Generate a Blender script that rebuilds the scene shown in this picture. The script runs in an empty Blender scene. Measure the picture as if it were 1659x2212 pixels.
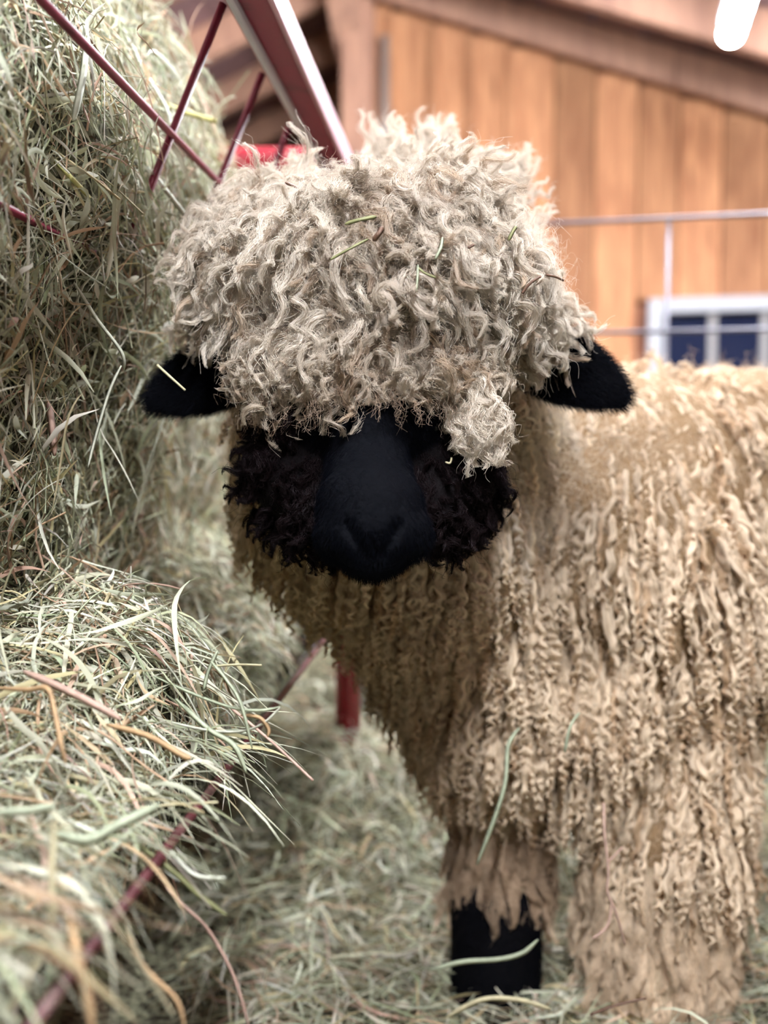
import bpy, bmesh, math, random
import numpy as np
from mathutils import Vector, Matrix

random.seed(7)
rng = np.random.default_rng(11)
SC = bpy.context.scene
COL = SC.collection

# ---------------------------------------------------------------- camera
F = 2200.0                       # focal length in pixels of the 1659 wide frame
H = 0.70                         # camera height
PITCH = math.radians(3.8)
cam_data = bpy.data.cameras.new('camera')
cam = bpy.data.objects.new('camera', cam_data)
COL.objects.link(cam)
cam.location = (0, 0, H)
cam.rotation_euler = (math.pi / 2 - PITCH, 0, 0)
cam_data.sensor_fit = 'HORIZONTAL'
cam_data.sensor_width = 36.0
cam_data.lens = 36.0 * F / 1659.0
cam_data.clip_start = 0.02
cam_data.dof.use_dof = True
cam_data.dof.focus_distance = 0.85
cam_data.dof.aperture_fstop = 3.4
SC.camera = cam

# ---------------------------------------------------------------- world, exposure, lamps
world = bpy.data.worlds.new('world')
SC.world = world
world.use_nodes = True
world.node_tree.nodes['Background'].inputs[0].default_value = (0.55, 0.62, 1.0, 1)
world.node_tree.nodes['Background'].inputs[1].default_value = 0.10
SC.view_settings.view_transform = 'Standard'
SC.view_settings.look = 'None'
SC.view_settings.gamma = 1.0
SC.view_settings.use_curve_mapping = False
SC.view_settings.exposure = 0.0
cy = SC.cycles
cy.use_adaptive_sampling = True
cy.adaptive_threshold = 0.10
cy.adaptive_min_samples = 16
SC.cycles_curves.subdivisions = 1
cy.max_bounces = 4
cy.diffuse_bounces = 3
cy.glossy_bounces = 2
cy.transmission_bounces = 3
cy.transparent_max_bounces = 4
cy.sample_clamp_indirect = 4.0
cy.caustics_reflective = False
cy.caustics_refractive = False
cy.use_denoising = True

TH = math.radians(12.1)          # the barn's long axis is turned this much from the view
BA = Vector((math.sin(TH), math.cos(TH), 0))
BB = Vector((math.cos(TH), -math.sin(TH), 0))
def BW(u, v, z):
    return BB * u + BA * v + Vector((0, 0, z))
# long LED tubes, the last two added as unseen fill: (u0, v0, u1, v1, z, power)
LAMPS = [(0.33, 1.75, 0.33, 3.05, 1.83, 225.0),
         (1.15, -0.7, 1.15, 0.7, 1.90, 330.0),
         (0.15, -0.75, 0.15, 0.45, 2.02, 280.0),
         (-0.25, 1.45, -0.25, 2.65, 2.04, 150.0)]
LAMP_COLOR = (0.93, 0.96, 1.0)

# ---------------------------------------------------------------- helpers
def P(px, py, d):
    """the point seen at photograph pixel (px, py) at depth d"""
    px, py, d = float(px), float(py), float(d)
    f = Vector((0, math.cos(PITCH), -math.sin(PITCH)))
    u = Vector((0, math.sin(PITCH), math.cos(PITCH)))
    return Vector((0, 0, H)) + d * (f + Vector((1, 0, 0)) * ((px - 829.5) / F) - u * ((py - 1106.0) / F))

def tag(o, label=None, cat=None, group=None, kind=None):
    if label: o['label'] = label
    if cat: o['category'] = cat
    if group: o['group'] = group
    if kind: o['kind'] = kind
    return o

def empty(name, loc=(0, 0, 0)):
    o = bpy.data.objects.new(name, None)
    o.empty_display_size = 0.05
    o.location = loc
    COL.objects.link(o)
    return o

def link(name, me, mat, parent=None):
    o = bpy.data.objects.new(name, me)
    COL.objects.link(o)
    if mat and not me.materials: me.materials.append(mat)
    if parent:
        o.parent = parent
        o.matrix_parent_inverse = Matrix.Translation(-Vector(parent.location))
    return o

def mesh_from_bm(name, bm, mat, parent=None, smooth=False):
    me = bpy.data.meshes.new(name)
    bmesh.ops.recalc_face_normals(bm, faces=bm.faces)
    bm.to_mesh(me); bm.free()
    if smooth:
        me.polygons.foreach_set('use_smooth', [True] * len(me.polygons))
    return link(name, me, mat, parent)

def bm_box(bm, o, a, b, c):
    """box from corner o with edge vectors a, b, c"""
    o, a, b, c = map(Vector, (o, a, b, c))
    v = [bm.verts.new(o + a * i + b * j + c * k) for i in (0, 1) for j in (0, 1) for k in (0, 1)]
    for q in ((0, 1, 3, 2), (4, 6, 7, 5), (0, 4, 5, 1), (2, 3, 7, 6), (0, 2, 6, 4), (1, 5, 7, 3)):
        bm.faces.new([v[i] for i in q])

def bevel(bm, w=0.003, seg=1):
    bmesh.ops.bevel(bm, geom=bm.edges[:], offset=w, segments=seg, affect='EDGES', profile=0.6)

def bm_tube(bm, pts, r, n=10, caps=True):
    pts = [Vector(p) for p in pts]
    rings = []
    up = Vector((0, 0, 1))
    for i, p in enumerate(pts):
        t = (pts[min(i + 1, len(pts) - 1)] - pts[max(i - 1, 0)]).normalized()
        if i == 0:
            a = t.cross(up)
            if a.length < 0.1: a = t.cross(Vector((1, 0, 0)))
            a.normalize()
        else:
            a = (a - t * a.dot(t)).normalized()
        b = t.cross(a)
        rr = r[i] if hasattr(r, '__len__') else r
        rings.append([bm.verts.new(p + (a * math.cos(2 * math.pi * k / n) + b * math.sin(2 * math.pi * k / n)) * rr) for k in range(n)])
    for i in range(len(rings) - 1):
        for k in range(n):
            bm.faces.new((rings[i][k], rings[i][(k + 1) % n], rings[i + 1][(k + 1) % n], rings[i + 1][k]))
    if caps:
        bm.faces.new(rings[0]); bm.faces.new(rings[-1])

def sstep(a, b, x):
    t = np.clip((x - a) / (b - a), 0, 1)
    return t * t * (3 - 2 * t)

# ---------------------------------------------------------------- materials
def mat_base(name, color, rough=0.7, metallic=0.0, spec=0.5):
    m = bpy.data.materials.new(name); m.use_nodes = True
    b = m.node_tree.nodes['Principled BSDF']
    b.inputs['Base Color'].default_value = (*color, 1)
    b.inputs['Roughness'].default_value = rough
    b.inputs['Metallic'].default_value = metallic
    b.inputs['Specular IOR Level'].default_value = spec
    return m

def node(m, t, **kw):
    n = m.node_tree.nodes.new(t)
    for k, v in kw.items(): setattr(n, k, v)
    return n

def wood_mat(name, c1, c2, scale=(9, 9, 1.2), rot=(0, 0, 0), rough=0.75):
    m = mat_base(name, c1, rough, spec=0.25)
    nt = m.node_tree; L = nt.links; b = nt.nodes['Principled BSDF']
    tc = node(m, 'ShaderNodeTexCoord'); mp = node(m, 'ShaderNodeMapping')
    mp.inputs['Scale'].default_value = scale; mp.inputs['Rotation'].default_value = rot
    L.new(tc.outputs['Object'], mp.inputs[0])
    nz = node(m, 'ShaderNodeTexNoise'); nz.inputs['Scale'].default_value = 3.0; nz.inputs['Detail'].default_value = 6; nz.inputs['Distortion'].default_value = 1.2
    L.new(mp.outputs[0], nz.inputs[0])
    knot = node(m, 'ShaderNodeTexVoronoi'); knot.inputs['Scale'].default_value = 1.6
    L.new(mp.outputs[0], knot.inputs[0])
    cr = node(m, 'ShaderNodeValToRGB'); e = cr.color_ramp.elements
    e[0].position = 0.32; e[0].color = (*c2, 1); e[1].position = 0.66; e[1].color = (*c1, 1)
    L.new(nz.outputs[0], cr.inputs[0])
    kr = node(m, 'ShaderNodeValToRGB'); k = kr.color_ramp.elements
    k[0].position = 0.05; k[0].color = (0.45, 0.4, 0.4, 1); k[1].position = 0.16; k[1].color = (1, 1, 1, 1)
    L.new(knot.outputs['Distance'], kr.inputs[0])
    oi = node(m, 'ShaderNodeObjectInfo')
    vr = node(m, 'ShaderNodeMapRange'); vr.inputs[3].default_value = 0.62; vr.inputs[4].default_value = 1.22
    L.new(oi.outputs['Random'], vr.inputs[0])
    mx = node(m, 'ShaderNodeMix', data_type='RGBA', blend_type='MULTIPLY'); mx.inputs[0].default_value = 1
    L.new(cr.outputs[0], mx.inputs[6]); L.new(kr.outputs[0], mx.inputs[7])
    mx2 = node(m, 'ShaderNodeMix', data_type='RGBA', blend_type='MULTIPLY'); mx2.inputs[0].default_value = 1
    L.new(mx.outputs[2], mx2.inputs[6]); L.new(vr.outputs[0], mx2.inputs[7])
    L.new(mx2.outputs[2], b.inputs['Base Color'])
    bp = node(m, 'ShaderNodeBump'); bp.inputs['Strength'].default_value = 0.3; bp.inputs['Distance'].default_value = 0.01
    L.new(nz.outputs[0], bp.inputs['Height']); L.new(bp.outputs[0], b.inputs['Normal'])
    return m

def paint_mat(name, color, worn, rough=0.38):
    m = mat_base(name, color, rough)
    nt = m.node_tree; L = nt.links; b = nt.nodes['Principled BSDF']
    nz = node(m, 'ShaderNodeTexNoise'); nz.inputs['Scale'].default_value = 26; nz.inputs['Detail'].default_value = 5
    tc = node(m, 'ShaderNodeTexCoord'); L.new(tc.outputs['Object'], nz.inputs[0])
    cr = node(m, 'ShaderNodeValToRGB'); e = cr.color_ramp.elements
    e[0].position = 0.34; e[0].color = (*worn, 1); e[1].position = 0.46; e[1].color = (*color, 1)
    L.new(nz.outputs[0], cr.inputs[0]); L.new(cr.outputs[0], b.inputs['Base Color'])
    return m

WOOD_WALL = wood_mat('barn_board_wood', (0.68, 0.345, 0.18), (0.42, 0.19, 0.10))
WOOD_ROOF = wood_mat('roof_board_wood', (0.30, 0.18, 0.18), (0.19, 0.115, 0.12))
WOOD_RAFTER = wood_mat('rafter_wood', (0.58, 0.33, 0.23), (0.38, 0.21, 0.155))
WOOD_GREY = wood_mat('weathered_wood', (0.42, 0.37, 0.33), (0.28, 0.24, 0.21))
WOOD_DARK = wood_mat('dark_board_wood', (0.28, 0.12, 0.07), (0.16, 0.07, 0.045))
RED = paint_mat('red_paint', (0.36, 0.010, 0.028), (0.22, 0.01, 0.02))
MAROON = paint_mat('maroon_paint', (0.20, 0.018, 0.045), (0.12, 0.015, 0.03), 0.42)
GALV = mat_base('galvanised_wire', (0.14, 0.14, 0.17), 0.55, 0.5)
STEEL = mat_base('bright_steel', (0.62, 0.58, 0.66), 0.32, 0.85)
PAN = paint_mat('dark_pan_metal', (0.050, 0.030, 0.032), (0.14, 0.11, 0.12), 0.42)
WHITE = mat_base('pale_frame_paint', (0.50, 0.52, 0.58), 0.5)
GREYW = mat_base('grey_muntin', (0.36, 0.35, 0.36), 0.6)

def glass_mat():
    m = mat_base('night_glass', (0.012, 0.018, 0.05), 0.08)
    return m
GLASS = glass_mat()
NIGHT = mat_base('night_outside', (0.010, 0.014, 0.035), 0.9)

def emis(name, color, s):
    m = bpy.data.materials.new(name); m.use_nodes = True
    nt = m.node_tree; nt.nodes.clear()
    e = nt.nodes.new('ShaderNodeEmission'); o = nt.nodes.new('ShaderNodeOutputMaterial')
    e.inputs[0].default_value = (*color, 1); e.inputs[1].default_value = s
    nt.links.new(e.outputs[0], o.inputs[0])
    return m

def hay_mat(name, sat=1.0):
    m = mat_base(name, (0.5, 0.5, 0.4), 0.62, spec=0.3)
    nt = m.node_tree; L = nt.links; b = nt.nodes['Principled BSDF']
    at = node(m, 'ShaderNodeAttribute', attribute_name='tint')
    L.new(at.outputs['Color'], b.inputs['Base Color'])
    tr = node(m, 'ShaderNodeBsdfTranslucent'); L.new(at.outputs['Color'], tr.inputs[0])
    mx = node(m, 'ShaderNodeMixShader'); mx.inputs[0].default_value = 0.18
    out = nt.nodes['Material Output']
    L.new(b.outputs[0], mx.inputs[1]); L.new(tr.outputs[0], mx.inputs[2]); L.new(mx.outputs[0], out.inputs[0])
    return m
HAY = hay_mat('dry_hay')

def litter_mat():
    m = mat_base('packed_hay', (0.2, 0.18, 0.12), 0.9, spec=0.1)
    nt = m.node_tree; L = nt.links; b = nt.nodes['Principled BSDF']
    nz = node(m, 'ShaderNodeTexNoise'); nz.inputs['Scale'].default_value = 90; nz.inputs['Detail'].default_value = 6
    tc = node(m, 'ShaderNodeTexCoord'); L.new(tc.outputs['Object'], nz.inputs[0])
    cr = node(m, 'ShaderNodeValToRGB'); e = cr.color_ramp.elements
    e[0].position = 0.4; e[0].color = (0.05, 0.045, 0.03, 1); e[1].position = 0.62; e[1].color = (0.26, 0.26, 0.17, 1)
    L.new(nz.outputs[0], cr.inputs[0]); L.new(cr.outputs[0], b.inputs['Base Color'])
    bp = node(m, 'ShaderNodeBump'); bp.inputs['Strength'].default_value = 0.8; bp.inputs['Distance'].default_value = 0.01
    L.new(nz.outputs[0], bp.inputs['Height']); L.new(bp.outputs[0], b.inputs['Normal'])
    return m
LITTER = litter_mat()

def wool_mat(name, color, transl=0.22, gloss=0.06, rough=0.45):
    m = bpy.data.materials.new(name); m.use_nodes = True
    nt = m.node_tree; L = nt.links; nt.nodes.clear()
    out = nt.nodes.new('ShaderNodeOutputMaterial')
    at = nt.nodes.new('ShaderNodeAttribute'); at.attribute_name = 'lock_tint'
    rgb = nt.nodes.new('ShaderNodeRGB'); rgb.outputs[0].default_value = (*color, 1)
    mx = nt.nodes.new('ShaderNodeMix'); mx.data_type = 'RGBA'; mx.blend_type = 'MULTIPLY'; mx.inputs[0].default_value = 1
    L.new(rgb.outputs[0], mx.inputs[6]); L.new(at.outputs['Color'], mx.inputs[7])
    df = nt.nodes.new('ShaderNodeBsdfDiffuse'); L.new(mx.outputs[2], df.inputs[0])
    tr = nt.nodes.new('ShaderNodeBsdfTranslucent'); L.new(mx.outputs[2], tr.inputs[0])
    gl = nt.nodes.new('ShaderNodeBsdfAnisotropic'); gl.inputs['Roughness'].default_value = rough
    gl.inputs[0].default_value = (0.9, 0.9, 1, 1)
    a = nt.nodes.new('ShaderNodeMixShader'); a.inputs[0].default_value = transl
    L.new(df.outputs[0], a.inputs[1]); L.new(tr.outputs[0], a.inputs[2])
    c = nt.nodes.new('ShaderNodeMixShader'); c.inputs[0].default_value = gloss
    L.new(a.outputs[0], c.inputs[1]); L.new(gl.outputs[0], c.inputs[2])
    L.new(c.outputs[0], out.inputs[0])
    return m
WOOL_TOP = wool_mat('cream_topknot_wool', (0.88, 0.79, 0.675), 0.30, 0.05)
WOOL_BODY = wool_mat('beige_fleece_wool', (0.84, 0.68, 0.50), 0.18, 0.02)
WOOL_DARK = wool_mat('black_brown_wool', (0.0085, 0.0050, 0.0055), 0.1, 0.008, 0.4)
FUR_BLACK = wool_mat('black_fur', (0.0012, 0.0018, 0.0038), 0.05, 0.006, 0.42)

# ---------------------------------------------------------------- the barn (setting)
PITCHR = 0.37
RIDGE_U = -0.98
def roof_z(u):
    return 2.45 - PITCHR * abs(u - RIDGE_U)
U0, U1, V0, V1, VW = -3.0, 2.6, -2.2, 6.2, 4.0      # VW: the near part of the end wall, right of the post

def struct(o): o['kind'] = 'structure'; return o

def plank(name, o, a, b, c, mat, parent, bev=0.0025):
    bm = bmesh.new(); bm_box(bm, o, a, b, c)
    if bev: bevel(bm, bev)
    return mesh_from_bm(name, bm, mat, parent)

# floor slab
bm = bmesh.new(); bm_box(bm, BW(U0 - .2, V0 - .2, -0.1), BB * (U1 - U0 + .4), BA * (V1 - V0 + .4), (0, 0, 0.1))
struct(mesh_from_bm('floor', bm, LITTER))

# end wall right of the post: upright boards with gaps, on a dark backing
wf = struct(empty('wall_front', BW(0, VW, 0)))
bm = bmesh.new()
b0, b1 = RIDGE_U - 0.0, U1
vs = [BW(b0, VW + .05, 0), BW(b1, VW + .05, 0), BW(b1, VW + .05, roof_z(b1) + .1), BW(b0, VW + .05, roof_z(b0) + .1)]
vb = [p + BA * 0.02 for p in vs]
A = [bm.verts.new(p) for p in vs]; B = [bm.verts.new(p) for p in vb]
bm.faces.new(A); bm.faces.new(B[::-1])
for i in range(4): bm.faces.new((A[i], A[(i + 1) % 4], B[(i + 1) % 4], B[i]))
mesh_from_bm('backing', bm, WOOD_DARK, wf)
WIN = (0.16, 1.25, 0.62, 1.245)      # u0, u1, z0, z1 of the window in this wall
u = b0; r = random.Random(3)
while u < b1:
    w = r.uniform(0.148, 0.172)
    ue = min(u + w - 0.006, b1)
    pr = r.uniform(0.0, 0.016)
    segs = [(0.0, roof_z((u + ue) / 2) + 0.02)]
    if ue > WIN[0] and u < WIN[1]:
        segs = [(0.0, WIN[2]), (WIN[3], segs[0][1])]
    for z0, z1 in segs:
        plank('board', BW(u, VW + .05 - .022 - pr, z0), BB * (ue - u), BA * 0.022, (0, 0, z1 - z0), WOOD_WALL, wf)
    # a narrow batten over some of the joints
    if r.random() < 0.55 and not (ue > WIN[0] - .03 and u < WIN[1]):
        plank('batten', BW(ue - .012, VW + .006 - pr, 0), BB * 0.03, BA * 0.016, (0, 0, roof_z(ue) - .02), WOOD_WALL, wf, .002)
    u += w
# window: pale frame, grey muntins, night behind
wn = struct(empty('window_1', BW(WIN[0], VW, WIN[2])))
fw = 0.055
u0, u1, z0, z1 = WIN
for nm, o_, a_, c_ in (('frame_side', (u0, z0), fw, z1 - z0), ('frame_side', (u1 - fw, z0), fw, z1 - z0),
                       ('frame_top', (u0 + fw, z1 - fw), u1 - u0 - 2 * fw, fw), ('frame_sill', (u0 + fw, z0), u1 - u0 - 2 * fw, fw)):
    plank(nm, BW(o_[0], VW - .02, o_[1]), BB * a_, BA * 0.05, (0, 0, c_), WHITE, wn, .004)
k = u0 + fw + 0.165
while k < u1 - fw - .05:
    plank('muntin', BW(k, VW + .005, z0 + fw), BB * 0.03, BA * 0.022, (0, 0, z1 - z0 - 2 * fw), GREYW, wn, .002)
    k += 0.185
plank('muntin', BW(u0 + fw, VW + .008, z1 - 0.31), BB * (u1 - u0 - 2 * fw), BA * 0.018, (0, 0, .025), GREYW, wn, .002)
plank('pane', BW(u0 + fw, VW + .03, z0 + fw), BB * (u1 - u0 - 2 * fw), BA * 0.004, (0, 0, z1 - z0 - 2 * fw), GLASS, wn, 0)

# deeper bay left of the post: end wall, side walls, wall behind the viewer
def board_wall(name, p0, p1, ztop, mat, nrm, w=0.16):
    root = struct(empty(name, p0))
    d = (p1 - p0); n = max(1, int(d.length / w)); st = d / n
    rr = random.Random(hash(name) % 1000 if False else len(name) * 7)
    for i in range(n):
        q = p0 + st * i
        zt = ztop(q + st * .5)
        plank('board', q + nrm * rr.uniform(0, .008), st * 0.97, nrm * 0.022, (0, 0, zt), mat, root, 0)
    return root
def roof_at(p):
    return roof_z(p.dot(BB)) + 0.08
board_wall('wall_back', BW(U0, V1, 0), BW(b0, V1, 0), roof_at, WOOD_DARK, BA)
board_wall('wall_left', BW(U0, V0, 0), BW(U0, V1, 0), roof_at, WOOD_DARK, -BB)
board_wall('wall_right', BW(U1, V0, 0), BW(U1, VW, 0), roof_at, WOOD_GREY, BB)
board_wall('wall_rear', BW(U0, V0, 0), BW(U1, V0, 0), roof_at, WOOD_GREY, -BA)
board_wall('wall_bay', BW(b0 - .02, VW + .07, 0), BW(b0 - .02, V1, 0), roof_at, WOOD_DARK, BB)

# roof boards run along the ridge, one part each
ce = struct(empty('ceiling', BW(RIDGE_U, 0, roof_z(RIDGE_U))))
for side in (1, -1):
    lim = (U1 - RIDGE_U) if side == 1 else (RIDGE_U - U0)
    s = 0.0; bw = 0.185
    sl = Vector((BB.x * side, BB.y * side, -PITCHR)).normalized()
    while s < lim:
        a = min(bw, lim - s)
        c0 = BW(RIDGE_U + side * s, V0, roof_z(RIDGE_U + side * s) + 0.14)
        v_end = VW + 0.07 if side == 1 and False else V1
        plank('board', c0, sl * (a * 1.066 - .005), BA * (v_end - V0), Vector((0, 0, .02)), WOOD_ROOF, ce, 0)
        s += bw
# rafters
for v in (0.2, 1.1, 2.0, 2.86, 3.42, 3.92, 4.42, 4.92, 5.42):
    for side in (1, -1):
        lim = (U1 - RIDGE_U) if side == 1 else (RIDGE_U - U0)
        c0 = BW(RIDGE_U, v, roof_z(RIDGE_U) - .005)
        rv = (BW(RIDGE_U + side * lim, v, roof_z(RIDGE_U + side * lim) - .005) - c0)
        bm = bmesh.new(); bm_box(bm, c0, rv, BA * 0.045, (0, 0, .14)); bevel(bm, .003)
        mesh_from_bm('rafter', bm, WOOD_RAFTER, ce)
bm = bmesh.new(); bm_box(bm, BW(RIDGE_U - .02, V0, roof_z(RIDGE_U) - .05), BB * .04, BA * (V1 - V0), (0, 0, .2)); mesh_from_bm('ridge_beam', bm, WOOD_RAFTER, ce)

# the post under the ridge with its knee brace, and a grey conduit beside it
po = tag(empty('barn_post', BW(RIDGE_U + .05, VW - .1, 0)), 'square wooden post with a slanted brace at the end of the board wall', 'post')
plank('post_timber', BW(RIDGE_U - .02, VW - .13, 0), BB * .115, BA * .11, (0, 0, roof_z(RIDGE_U) - .06), WOOD_RAFTER, po, .005)
bm = bmesh.new()
pa, pb = P(779, 235, 4.05), P(722, -60, 3.75)
bm_box(bm, pa - BB * .055, BB * .125, BA * .07, pb - pa); bevel(bm, .004)
mesh_from_bm('knee_brace', bm, WOOD_RAFTER, po)
pipe = tag(empty('conduit_pipe', BW(-.83, VW - .03, 0)), 'thin grey pipe running up the wall beside the wooden post', 'pipe')
bm = bmesh.new(); bm_tube(bm, [BW(-.845, VW - .05, 0), BW(-.845, VW - .05, 2.27)], .019, 12)
mesh_from_bm('pipe_run', bm, mat_base('grey_pipe', (0.33, 0.27, 0.24), .5), pipe, True)
for zc in (.6, 1.2, 1.9):
    bm = bmesh.new(); bm_tube(bm, [BW(-.845, VW - .05, zc), BW(-.845, VW - .05, zc + .02)], .024, 12); mesh_from_bm('pipe_clip', bm, GALV, pipe)

# LED tube lamps and two added fill tubes
lamp_labels = ['glowing white LED tube hanging under the roof at upper right',
               'white LED tube lamp overhead behind the viewer on the right',
               'added fill light tube overhead behind the viewer near the middle',
               'added fill light tube hanging above the far end of the feeder']
for i, (u0, v0, u1, v1, z, pw) in enumerate(LAMPS):
    L0, L1 = BW(u0, v0, z), BW(u1, v1, z)
    t = tag(empty('tube_lamp_or_added_fill', (L0 + L1) / 2 + Vector((0, 0, .06))), lamp_labels[i], 'lamp')
    bm = bmesh.new(); dv = (L1 - L0).normalized(); ln = (L1 - L0).length
    n = 14; rad = 0.032
    bm_tube(bm, [L0 - dv * .0, L0 + dv * .012, L1 - dv * .022, L1 - dv * .010, L1], [rad * .6, rad, rad, rad * .85, rad * .5], n)
    area = 2 * math.pi * rad * ln
    mesh_from_bm('glowing_tube', bm, emis('led_light', LAMP_COLOR, pw / area / 3.1416 * 1.0), t, True)
    plank('housing', L0 + BB * -.03 + Vector((0, 0, .034)), BB * .06, L1 - L0, (0, 0, .03), WHITE, t, .004)
    for k in (.12, .88):
        q = L0.lerp(L1, k); uz = roof_z(q.dot(BB)) + .14
        bm = bmesh.new(); bm_tube(bm, [q + Vector((0, 0, .06)), Vector((q.x, q.y, uz))], .0025, 6)
        mesh_from_bm('hanger_chain', bm, GALV, t)

# livestock panel of wire behind the sheep, and its pale post
pv = 2.03
pn = tag(empty('wire_panel', BW(.5, pv, 0)), 'galvanised wire livestock panel standing between the sheep and the board wall', 'fence panel')
zs = [0.06, 0.16, 0.27, 0.40, 0.53, 0.70, 0.915, 1.127]
ua, ub = -.50, 2.45
for z in zs:
    bm = bmesh.new(); bm_tube(bm, [BW(ua, pv, z), BW(ub, pv, z)], .0042, 8); mesh_from_bm('wire', bm, GALV, pn, True)
k = 0.117 - .31 * 2
while k < ub:
    bm = bmesh.new(); bm_tube(bm, [BW(k, pv + .008, .04), BW(k, pv + .008, 1.13)], .0042, 8); mesh_from_bm('wire', bm, GALV, pn, True)
    k += .31
ps = tag(empty('fence_post', BW(-.52, pv, 0)), 'pale metal fence post whose top shows just above the sheep topknot', 'post')
q = P(790, 332, 2.15)
bm = bmesh.new(); bm_tube(bm, [(q.x, q.y, 0), (q.x, q.y, q.z - .01), (q.x, q.y, q.z)], [.0135, .0135, .010], 12)
mesh_from_bm('post_tube', bm, mat_base('pale_metal', (0.62, 0.68, 0.74), .5), ps, True)
for z in (.3, .8, 1.1):
    bm = bmesh.new(); bm_tube(bm, [(q.x, q.y, z), (q.x, q.y, z + .012)], .018, 10); mesh_from_bm('post_clip', bm, GALV, ps)

# ---------------------------------------------------------------- hay blades as numpy built meshes
PAL = np.array([(0.60, 0.61, 0.47), (0.50, 0.53, 0.38), (0.66, 0.66, 0.54), (0.40, 0.43, 0.28), (0.64, 0.56, 0.34),
                (0.56, 0.40, 0.26), (0.58, 0.41, 0.32), (0.27, 0.24, 0.13), (0.22, 0.15, 0.09), (0.70, 0.70, 0.60)])
PALW = np.array([.24, .18, .17, .09, .09, .06, .06, .03, .02, .06])

def nrmz(v): return v / np.maximum(np.linalg.norm(v, axis=-1, keepdims=True), 1e-9)

def hay_mesh(name, pos, dirs, nor, length, width, parent=None, mat=None, seg=6, droop=0.25, curl=0.5, fold=True, seed=0, stem_share=0.3, hang=None):
    """one mesh of ribbons (folded leaf blades) and three-sided stems"""
    r = np.random.default_rng(seed)
    N = len(pos)
    isstem = r.random(N) < stem_share
    V, Fc, C = [], [], []
    base = 0
    col = PAL[r.choice(len(PAL), N, p=PALW)] * r.uniform(.62, 1.22, (N, 1)) * r.uniform(.95, 1.05, (N, 3)) * np.array([1.0, .99, .97])
    col = np.clip(col * 1.05, 0, .85)
    for stem in (False, True):
        m = np.where(isstem == stem)[0]
        n = len(m)
        if not n: continue
        D = nrmz(dirs[m]); Nn = nor[m]; Ln = length[m][:, None]; W = width[m]
        S = nrmz(np.cross(D, Nn)); Nn = nrmz(np.cross(S, D))
        sg = seg if not stem else max(3, seg - 2)
        s = np.linspace(-.5, .5, sg + 1)
        cur = r.normal(0, curl, n) * (0.35 if stem else 1)
        cur2 = r.normal(0, curl * .6, n) * (0.3 if stem else 1)
        kink = r.normal(0, curl * .5, n)
        kp = r.uniform(-.3, .3, n)
        pts = pos[m][:, None, :] + D[:, None, :] * (s[None, :, None] * Ln[:, :, None])
        pts += S[:, None, :] * ((cur[:, None] * s[None] ** 2 + .5 * cur2[:, None] * s[None] ** 3 * 4)[..., None] * Ln[:, :, None])
        pts += Nn[:, None, :] * (((cur2[:, None] * .7) * s[None] ** 2 + kink[:, None] * np.abs(s[None] - kp[:, None]) * .5)[..., None] * Ln[:, :, None])
        pts[:, :, 2] -= droop * (s[None] ** 2) * Ln * 2 * r.uniform(.2, 1, (n, 1))
        tw0 = r.uniform(-1.2, 1.2, n); tw1 = r.normal(0, 1.6, n)
        ang = tw0[:, None] + tw1[:, None] * s[None]
        SV = S[:, None] * np.cos(ang)[..., None] + Nn[:, None] * np.sin(ang)[..., None]
        NV = np.cross(SV, D[:, None])
        if stem:
            wp = np.ones_like(s) * .5
            rad = (W * .45)[:, None, None] * wp[None, :, None]
            K = 3
            ring = [pts + (SV * math.cos(a) + NV * math.sin(a)) * rad for a in (0, 2.094, 4.189)]
            closed = True
        else:
            wp = np.clip(1.0 - np.abs(s * 2) ** 3, 0.12, 1) * .5
            rad = (W)[:, None, None] * wp[None, :, None]
            if fold:
                K = 3
                ring = [pts - SV * rad, pts + NV * rad * .35, pts + SV * rad]
            else:
                K = 2
                ring = [pts - SV * rad, pts + SV * rad]
            closed = False
        vv = np.stack(ring, 2).reshape(n, -1, 3)           # n,(sg+1)*K,3
        V.append(vv.reshape(-1, 3))
        idx = []
        for i in range(sg):
            for k in range(K if closed else K - 1):
                k2 = (k + 1) % K
                idx.append((i * K + k, i * K + k2, (i + 1) * K + k2, (i + 1) * K + k))
        idx = np.array(idx)
        f = idx[None] + (np.arange(n) * ((sg + 1) * K))[:, None, None] + base
        Fc.append(f.reshape(-1, 4))
        c = col[m][:, None, :] * r.uniform(.92, 1.06, (n, (sg + 1) * K, 1))
        C.append(c.reshape(-1, 3))
        base += n * (sg + 1) * K
    V = np.concatenate(V); Fc = np.concatenate(Fc); C = np.concatenate(C)
    me = bpy.data.meshes.new(name)
    me.vertices.add(len(V)); me.vertices.foreach_set('co', V.astype(np.float32).ravel())
    me.loops.add(len(Fc) * 4); me.loops.foreach_set('vertex_index', Fc.astype(np.int32).ravel())
    me.polygons.add(len(Fc)); me.polygons.foreach_set('loop_start', np.arange(0, len(Fc) * 4, 4, dtype=np.int32))
    me.polygons.foreach_set('use_smooth', np.ones(len(Fc), dtype=bool))
    me.update(calc_edges=True)
    a = me.color_attributes.new('tint', 'FLOAT_COLOR', 'POINT')
    a.data.foreach_set('color', np.concatenate([C, np.ones((len(C), 1))], 1).astype(np.float32).ravel())
    return link(name, me, mat or HAY, parent)

def grid_mesh(name, XYZ, mat, parent=None):
    a, b, _ = XYZ.shape
    me = bpy.data.meshes.new(name)
    idx = np.arange(a * b).reshape(a, b)
    f = np.stack([idx[:-1, :-1], idx[1:, :-1], idx[1:, 1:], idx[:-1, 1:]], -1).reshape(-1, 4)
    me.from_pydata(XYZ.reshape(-1, 3).tolist(), [], f.tolist())
    me.polygons.foreach_set('use_smooth', [True] * len(me.polygons))
    return link(name, me, mat, parent)

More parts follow.
